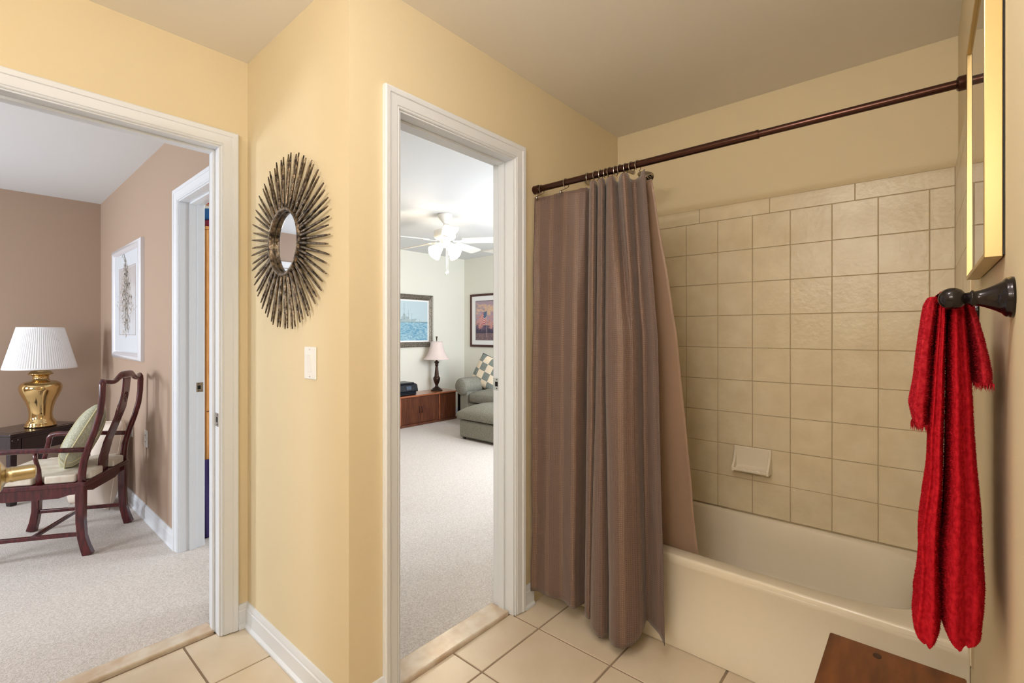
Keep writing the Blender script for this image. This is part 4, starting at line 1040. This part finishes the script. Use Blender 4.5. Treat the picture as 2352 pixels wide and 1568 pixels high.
def ship_painting():
    Y = 5.56; x0, x1, z0, z1 = 3.55, 4.568, 1.062, 1.818; w = 0.075
    t = thing('framed_seascape', 'grey ship-at-sea painting in antique silver frame on the far room back wall', 'painting', ((x0+x1)/2, Y, z0))
    b = MB(); prof = [(0, 0.0), (0, 0.030), (0.012, 0.038), (0.030, 0.030), (0.045, 0.034), (0.060, 0.024), (w, 0.018), (w, 0.010)]
    b.grid([[(x0+d, Y-h, z0+d), (x1-d, Y-h, z0+d), (x1-d, Y-h, z1-d), (x0+d, Y-h, z1-d)] for d, h in prof], closed=True); b.build('frame', 'steelframe', t, smooth=30)
    MB().box(x0+0.004, x1-0.004, Y-0.014, Y-0.0005, z0+0.004, z1-0.004).build('backing', 'blackf', t)
    MB().box(x0+w-0.004, x1-w+0.004, Y-0.017, Y-0.013, z0+w-0.004, z1-w+0.004).build('liner', 'white', t)
    a0, a1, c0, c1 = x0+w+0.022, x1-w-0.022, z0+w+0.022, z1-w-0.022
    sky = art_mat('painted_sky', [(0.2, (176, 204, 214)), (0.5, (206, 220, 222)), (0.8, (188, 208, 216))], 2, -0.2, 0.5, 9, 0.4)
    MB().box(a0, a1, Y-0.0180, Y-0.0168, c0+0.265, c1).build('sky', sky, t)
    sea = mat('painted_sea', (96, 150, 182), 0.5, rgb2=(168, 204, 216), vscale=26, stretch=(1, 1, 3), detail=6)
    MB().box(a0, a1, Y-0.0182, Y-0.0168, c0, c0+0.265).build('sea', sea, t)
    sh = MB(); hz = c0+0.262; m = a0+0.46
    sh.prism([(m-0.30, hz+0.045), (m-0.27, hz+0.004), (m+0.13, hz+0.002), (m+0.175, hz+0.055), (m+0.08, hz+0.042), (m+0.0, hz+0.040)], Y-0.0190, Y-0.0180, 'y')
    sh.prism([(m-0.10, hz+0.040), (m+0.03, hz+0.040), (m+0.03, hz+0.075), (m-0.02, hz+0.080), (m-0.04, hz+0.120), (m-0.07, hz+0.120), (m-0.08, hz+0.075), (m-0.10, hz+0.075)], Y-0.0190, Y-0.0180, 'y')
    for dx, hh in ((-0.16, 0.20), (-0.055, 0.27), (0.02, 0.17), (0.08, 0.13)): sh.box(m+dx-0.002, m+dx+0.002, Y-0.0190, Y-0.0180, hz+0.04, hz+hh)
    for dx, h1, h2 in ((-0.16, 0.12, 0.14), (-0.055, 0.19, 0.2), (0.02, 0.12, 0.13)): sh.box(m+dx-0.03, m+dx+0.03, Y-0.0190, Y-0.0181, hz+h1, hz+h1+0.003)
    sh.box(m+0.215, m+0.218, Y-0.0190, Y-0.0180, hz, hz+0.06); sh.prism([(m+0.19, hz), (m+0.25, hz), (m+0.24, hz+0.014), (m+0.20, hz+0.012)], Y-0.0190, Y-0.0180, 'y')
    sh.build('ship', mat('painted_ship', (150, 172, 180), 0.6, rgb2=(176, 190, 192), vscale=30), t)
    fr = MB(); fr.box(a0, a1, Y-0.0188, Y-0.0181, hz-0.004, hz+0.006); fr.build('shoreline', mat('painted_shore', (118, 144, 152), 0.6), t)
ship_painting()
def flag_print():
    X = 5.23; y1, y0, z0, z1 = 5.404, 4.62, 1.050, 1.868; w = 0.034
    t = thing('framed_flag_print', 'flag-at-sunset print in mahogany frame on the far room right wall', 'picture', (X, (y0+y1)/2, z0))
    b = MB(); prof = [(0, 0.0), (0, 0.022), (0.008, 0.026), (0.026, 0.022), (w, 0.014), (w, 0.009)]
    b.grid([[(X-h, y0+d, z0+d), (X-h, y1-d, z0+d), (X-h, y1-d, z1-d), (X-h, y0+d, z1-d)] for d, h in prof], closed=True); b.build('frame', 'mahog', t, smooth=30)
    MB().box(X-0.012, X-0.0005, y0+w-0.004, y1-w+0.004, z0+w-0.004, z1-w+0.004).build('mat', 'white', t)
    a0, a1, c0, c1 = y0+0.13, y1-0.125, z0+0.115, z1-0.115
    MB().box(X-0.0124, X-0.0118, a0-0.012, a1+0.012, c0-0.012, c1+0.012).build('inner_line', mat('print_line', (120, 110, 110), 0.6), t)
    sky = art_mat('sunset_sky', [(0.05, (70, 62, 84)), (0.25, (104, 84, 108)), (0.40, (206, 150, 140)), (0.56, (168, 146, 166)), (0.72, (222, 184, 150)), (0.9, (166, 146, 160))], 2, 0.15, 0.72, 9, 0.5, (1, 1, 1.8))
    MB().box(X-0.0130, X-0.0120, a0, a1, c0+0.10, c1).build('sky', sky, t)
    MB().box(X-0.0131, X-0.0120, a0, a1, c0, c0+0.10).build('water', mat('painted_harbour', (92, 78, 96), 0.5, rgb2=(150, 122, 116), vscale=30, stretch=(1, 1, 4)), t)
    b = MB(); random.seed(5); yy = a0
    while yy < a1-0.006:
        ww = random.uniform(0.008, 0.02); hh = random.uniform(0.02, 0.07); b.box(X-0.0136, X-0.0129, yy, min(a1, yy+ww), c0+0.098, c0+0.10+hh); yy += ww
    b.build('skyline', mat('painted_skyline', (70, 62, 82), 0.6), t)
    px = a1-0.235   # pole
    b = MB(); b.box(X-0.0140, X-0.0132, px-0.004, px+0.004, c0+0.04, c1-0.07); b.sphere((X-0.014, px, c1-0.066), 0.008, 10); b.build('flagpole', mat('painted_pole', (190, 172, 168), 0.5), t)
    # waving flag drooping to the left of the pole (towards +y)
    W = 0.155; Hh = 0.165
    def fp(u, v):   # u 0 at the pole, v 0 bottom .. 1 top
        return (X-0.0137-0.0004, px+0.004+W*u, c1-0.135-Hh*(1-v)-0.105*u-0.012*sin(u*7+v*1.2))
    reds = MB(); whites = MB(); blue = MB(); star = MB()
    for k in range(13):
        tgt = reds if k % 2 == 0 else whites
        for i in range(12): tgt.add([fp(i/12, k/13), fp((i+1)/12, k/13), fp((i+1)/12, (k+1)/13), fp(i/12, (k+1)/13)], [(0, 1, 2, 3)])
    def up(p, d): return (p[0]-d, p[1], p[2])
    for i in range(6): blue.add([up(fp(i/14, 6/13), 0.0004), up(fp((i+1)/14, 6/13), 0.0004), up(fp((i+1)/14, 1), 0.0004), up(fp(i/14, 1), 0.0004)], [(0, 1, 2, 3)])
    for r in range(9):
        for c in range(6 if r % 2 == 0 else 5):
            p = fp((0.4+c+(0.5 if r % 2 else 0))/14*0.95, 6/13+7/13*(r+0.8)/10); star.add([(p[0]-0.0008, p[1]+0.0022*(1 if k % 2 == 0 else 0.45)*cos(pi*k/5+pi/2), p[2]+0.0022*(1 if k % 2 == 0 else 0.45)*sin(pi*k/5+pi/2)) for k in range(10)], [tuple(range(10))])
    fl = reds.build('flag', mat('flag_red', (186, 58, 66), 0.6), t); whites.build('white_stripes', mat('flag_white', (226, 206, 200), 0.6), fl)
    blue.build('canton', mat('flag_blue', (70, 96, 132), 0.6), fl); star.build('stars', mat('flag_star', (226, 226, 226), 0.6), fl)
flag_print()
def cabinet():
    x0, x1, y0, y1, z = 2.95, 4.742, 5.195, 5.545, 0.425
    t = thing('tambour_cabinet', 'long low cherry cabinet with reeded doors against the far room back wall', 'cabinet', ((x0+x1)/2, (y0+y1)/2, 0.006))
    MB().box(x0+0.01, x1-0.01, y0+0.02, y1, 0.008, z-0.022).build('body', 'cabw', t, bevel=0.002)
    MB().box(x0, x1, y0-0.012, y1, z-0.022, z).build('cabinet_top', 'cabtop', t, bevel=0.005, segs=3)
    MB().box(x0, x1, y0+0.004, y0+0.03, 0.008, 0.040).build('plinth', 'cabw', t, bevel=0.003)
    bays = [(2.98, 3.45, 'plain'), (3.45, 3.74, 'plain'), (3.755, 4.075, 'reed'), (4.075, 4.40, 'reed'), (4.43, 4.72, 'plain')]
    for a, c, k in bays:
        b = MB(); b.box(a+0.002, c-0.002, y0+0.010, y0+0.020, 0.045, z-0.026)
        if k == 'reed':
            n = 22
            for i in range(n):
                q = a+0.004+(c-a-0.008)*(i+0.5)/n; b.tube([(q, y0+0.010, 0.047), (q, y0+0.010, z-0.028)], (c-a)/n*0.44, 8)
        b.build('door', 'cabw', t, smooth=50)
    for q in (3.747, 4.415): MB().box(q-0.008, q+0.008, y0+0.002, y0+0.018, 0.042, z-0.024).build('stile', 'cabtop', t, bevel=0.002)
    for q in (4.053, 4.097):
        b = MB(); b.tube([(q, y0+0.008, 0.175), (q, y0-0.012, 0.185), (q, y0-0.014, 0.22), (q, y0-0.012, 0.255), (q, y0+0.008, 0.265)], 0.0055, 10); b.build('door_pull', 'mahog', t, smooth='all')
    for q, zz in ((3.70, 0.36), (3.70, 0.10), (4.46, 0.36), (4.46, 0.10), (4.075, 0.375)):
        MB().lathe([(0, -0.003), (0.007, -0.002), (0.0075, 0.001)], (q, y0+0.010, zz), 14, 'y').build('stud', 'chrome', t)
cabinet()
def bronze_lamp():
    x, y, z0 = 4.505, 5.375, 0.426
    t = thing('table_lamp', 'dark bronze baluster lamp with pale pink bell shade on the cherry cabinet', 'lamp', (x, y, z0))
    pr = [(0, 0), (0.085, 0), (0.086, 0.008), (0.080, 0.016), (0.070, 0.020), (0.062, 0.032), (0.040, 0.046), (0.026, 0.058), (0.020, 0.075), (0.024, 0.090), (0.036, 0.115), (0.048, 0.150), (0.052, 0.175), (0.048, 0.195), (0.034, 0.205), (0.036, 0.212), (0.030, 0.220), (0.031, 0.235), (0.026, 0.29), (0.020, 0.345), (0.018, 0.362), (0.026, 0.366), (0.028, 0.374), (0.022, 0.380), (0.024, 0.395), (0.034, 0.408), (0.036, 0.418), (0.026, 0.424), (0.014, 0.430), (0.012, 0.46), (0, 0.46)]
    MB().lathe(pr, (x, y, z0), 32).build('lamp_base', 'lampbz', t, smooth='all')
    b = MB(); n = 48
    def wob(j, n): return 1.0 - 0.035*abs(sin(pi*6*j/n))
    b.lathe([(0.200, 0.455), (0.192, 0.462), (0.165, 0.485), (0.140, 0.520), (0.118, 0.570), (0.102, 0.625), (0.092, 0.680), (0.088, 0.715)], (x, y, z0), n, wob=wob)
    b.f = [f for f in b.f if len(f) == 4]; b.m = [0]*len(b.f); b.build('lamp_shade', 'shade_p', t, smooth='all', solid=0.002)
    b = MB(); b.tube([(x, y, z0+0.45), (x, y, z0+0.735)], 0.004, 8); b.lathe([(0.004, 0.73), (0.012, 0.735), (0.007, 0.745), (0.010, 0.765), (0.016, 0.785), (0.014, 0.79), (0, 0.79)], (x, y, z0), 16); b.build('finial', 'lampbz', t, smooth='all')
bronze_lamp()
def printer():
    t = thing('printer', 'black inkjet printer on the left of the cherry cabinet', 'printer', (3.86, 5.36, 0.425))
    x0, x1, y0, y1, z = 3.62, 4.055, 5.23, 5.52, 0.4262
    MB().box(x0, x1-0.02, y0+0.01, y1, z, z+0.045).build('tray_base', 'printer', t, bevel=0.006, segs=3)
    b = MB(); b.prism([(y0, z+0.045), (y0-0.005, z+0.055), (y0+0.015, z+0.135), (y0+0.05, z+0.150), (y1, z+0.150), (y1, z+0.045)], x0-0.0, x1, 'x'); b.build('body', 'printer', t, bevel=0.012, segs=3)
    b = MB(); b.prism([(y0+0.03, z+0.149), (y1-0.01, z+0.149), (y1-0.02, z+0.168), (y0+0.05, z+0.166)], x0+0.01, x1-0.03, 'x'); b.build('lid', 'printer', t, bevel=0.006, segs=3)
    b = MB(); b.prism([(y0-0.0005, z+0.075), (y0-0.004, z+0.076), (y0+0.0075, z+0.122), (y0+0.011, z+0.121)], x1-0.19, x1-0.11, 'x'); b.build('screen', 'screen', t)
    b = MB(); b.box(x0+0.02, x1-0.06, y0-0.03, y0+0.01, z+0.012, z+0.022); b.build('paper_tray', 'printer', t, bevel=0.003)
printer()
b = MB(); b.box(4.80, 4.93, 5.02, 5.25, 0.0075, 0.40)
t = thing('floor_speaker', 'slim black box standing between cherry cabinet and green armchair', 'speaker', (4.865, 5.135, 0.006))
b.build('body', 'blackf', t, bevel=0.006); MB().box(4.794, 4.80, 5.04, 5.23, 0.03, 0.38).build('grille', 'bronze', t)

def rbox(x0, x1, y0, y1, z0, z1, r=0.03, puff=0.0, n=10):
    """soft rectangular cushion with rounded edges and a crowned top"""
    b = MB(); b.box(x0, x1, y0, y1, z0, z1)
    return b
def cushion_obj(name, m, parent, x0, x1, y0, y1, z0, z1, r=0.04, puff=0.02):
    b = MB(); n = 12; rows = []
    def P(u, v, s):
        uu = math.copysign(1-(1-abs(u))**1, u)
        x = (x0+x1)/2+(x1-x0)/2*u; y = (y0+y1)/2+(y1-y0)/2*v
        e = (1-abs(u)**6)*(1-abs(v)**6)
        return x, y, e
    top = []; bot = []
    for i in range(n+1):
        u = sin(-pi/2+pi*i/n); rt = []; rb_ = []
        for j in range(n+1):
            v = sin(-pi/2+pi*j/n); x, y, e = P(u, v, 1)
            c = (1-u*u)*(1-v*v)
            rt.append((x, y, z1-r*(1-e**0.5)+puff*c)); rb_.append((x, y, z0+min(r, 0.02)*(1-e**0.5)))
        top.append(rt); bot.append(rb_)
    b.grid(top); b.grid(bot)
    per = [(0, j) for j in range(n+1)]+[(i, n) for i in range(1, n+1)]+[(n, j) for j in range(n-1, -1, -1)]+[(i, 0) for i in range(n-1, 0, -1)]
    ring1 = [top[i][j] for i, j in per]; ring2 = [bot[i][j] for i, j in per]
    b.grid([ring1, ring2], closed=True)
    return b.build(name, m, parent, smooth='all')
def ottoman():
    t = thing('ottoman', 'sage tweed ottoman with domed cushion in front of the far armchair', 'ottoman', (4.2, 3.8, 0.006))
    MB().box(3.855, 4.335, 3.42, 4.185, 0.035, 0.235).build('base', 'tweed', t, bevel=0.02, segs=3, smooth=40)
    cushion_obj('seat_cushion', 'tweed', t, 3.835, 4.345, 3.40, 4.205, 0.238, 0.375, 0.05, 0.07)
    for x in (3.90, 4.28):
        for y in (3.47, 4.14): MB().lathe([(0.014, 0.0015), (0.020, 0.012), (0.024, 0.036)], (x, y, 0.006), 14).build('foot', 'blackf', t)
ottoman()
def green_armchair():
    t = thing('upholstered_armchair', 'sage tweed rolled-arm armchair in the far room corner', 'armchair', (4.75, 4.25, 0.006))
    yl, yr = 4.72, 3.62
    MB().box(4.42, 5.10, yr-0.05, yl-0.05, 0.04, 0.33).build('base', 'tweed', t, bevel=0.02, segs=3, smooth=40)
    cushion_obj('seat_cushion', 'tweed', t, 4.385, 5.0, yr+0.10, yl-0.16, 0.335, 0.50, 0.05, 0.035)
    for yc, s in ((yl-0.03, 1), (yr-0.03, -1)):
        b = MB(); b.box(4.40, 5.12, yc-0.075, yc+0.075, 0.05, 0.54); b.build('arm_panel', 'tweed', t, bevel=0.015, segs=3, smooth=40)
        b = MB(); pr = [(0, 4.352), (0.098, 4.354), (0.112, 4.37), (0.116, 4.42), (0.118, 4.8), (0.110, 5.08), (0, 5.10)]
        b.lathe([(r, h) for r, h in pr], (0, yc+s*0.02, 0.545), 32, 'x'); b.build('rolled_arm', 'tweed', t, smooth=50)
    b = MB(); b.box(4.98, 5.18, yr-0.02, yl-0.10, 0.10, 0.80); b.build('backrest', 'tweed', t, bevel=0.06, segs=4, smooth=50)
    for x in (4.47, 5.05):
        for y in (yr, yl-0.1): MB().lathe([(0.018, 0.0015), (0.026, 0.042)], (x, y, 0.006), 14).build('foot', 'blackf', t)
green_armchair()
def check_pillow():
    t = thing('throw_pillow', 'cream and grey-green checked pillow leaning on the far armchair arm', 'pillow', (4.745, 4.575, 0.715), radians(188))
    Rm = Matrix.Rotation(radians(-16), 4, 'Y') @ Matrix.Rotation(radians(-20), 4, 'X'); W = 0.215
    def pt(u, v, s):
        th = 0.075*max(0.0, 1-(u*u)**1.6)**0.5*max(0.0, 1-(v*v)**1.6)**0.5; return Rm @ Vector((s*th, W*v, W*u))
    b = MB(); n = 4; k = 6
    for i in range(n):
        for j in range(n):
            for s in (1, -1):
                b.grid([[pt(-1+2*(i+p/k)/n, -1+2*(j+q/k)/n, s) for q in range(k+1)] for p in range(k+1)], mi=(i+j) % 2)
    b.build('cover', ['chk_l', 'chk_d'], t, smooth='all', local=True)
    b = MB(); e = [pt(-1, -1+2*i/12, 1) for i in range(13)]+[pt(-1+2*i/12, 1, 1) for i in range(13)]+[pt(1, 1-2*i/12, 1) for i in range(13)]+[pt(1-2*i/12, -1, 1) for i in range(13)]
    b.tube(e, 0.004, 6, cap=False); b.build('piping', 'blackf', t, smooth='all', local=True)
check_pillow()
t = thing('wall_outlet', 'white wall outlet with a plug above the far armchair arm', 'outlet', (5.23, 5.02, 0.62))
MB().box(5.224, 5.2297, 4.985, 5.058, 0.60, 0.715).build('cover_plate', 'whitepl', t, bevel=0.002)
b = MB(); b.box(5.196, 5.224, 5.005, 5.035, 0.615, 0.65); b.tube([(5.20, 5.02, 0.617), (5.17, 5.04, 0.60), (5.17, 5.07, 0.56), (5.20, 5.10, 0.45), (5.215, 5.12, 0.20)], 0.004, 8); b.build('plug', 'gold', t, smooth=40)

# ------------------------------------------------------------------ vanity bar behind the camera and added ceiling fill lamp
t = thing('vanity_light', 'three-globe vanity light bar on the wall behind the viewer', 'light fixture', (-1.38, 0.45, 1.97))
MB().box(-1.378, -1.35, -0.07, 0.98, 1.93, 2.01).build('back_bar', 'hookm', t, bevel=0.004)
for i in range(3):
    y = 0.12+0.33*i; MB().tube([(-1.35, y, 1.97), (-1.27, y, 1.97)], 0.02, 16).build('socket', 'hookm', t, smooth=40)
    MB().sphere((-1.215, y, 1.97), 0.058, 20).build('globe', mat('vanity_globe', (255, 240, 214), 0.4, emit=6) if i == 0 else bpy.data.materials['vanity_globe'], t, smooth='all')
t = thing('added_fill_lamp', 'added unseen round ceiling fill lamp above the viewer', 'light fixture', (0.45, 0.42, H))
MB().lathe([(0.15, -0.001), (0.155, -0.012), (0.15, -0.022), (0.14, -0.022), (0.13, -0.04), (0.09, -0.058), (0, -0.068)], (0.45, 0.42, H), 36).build('diffuser', bpy.data.materials['vanity_globe'], t, smooth='all')
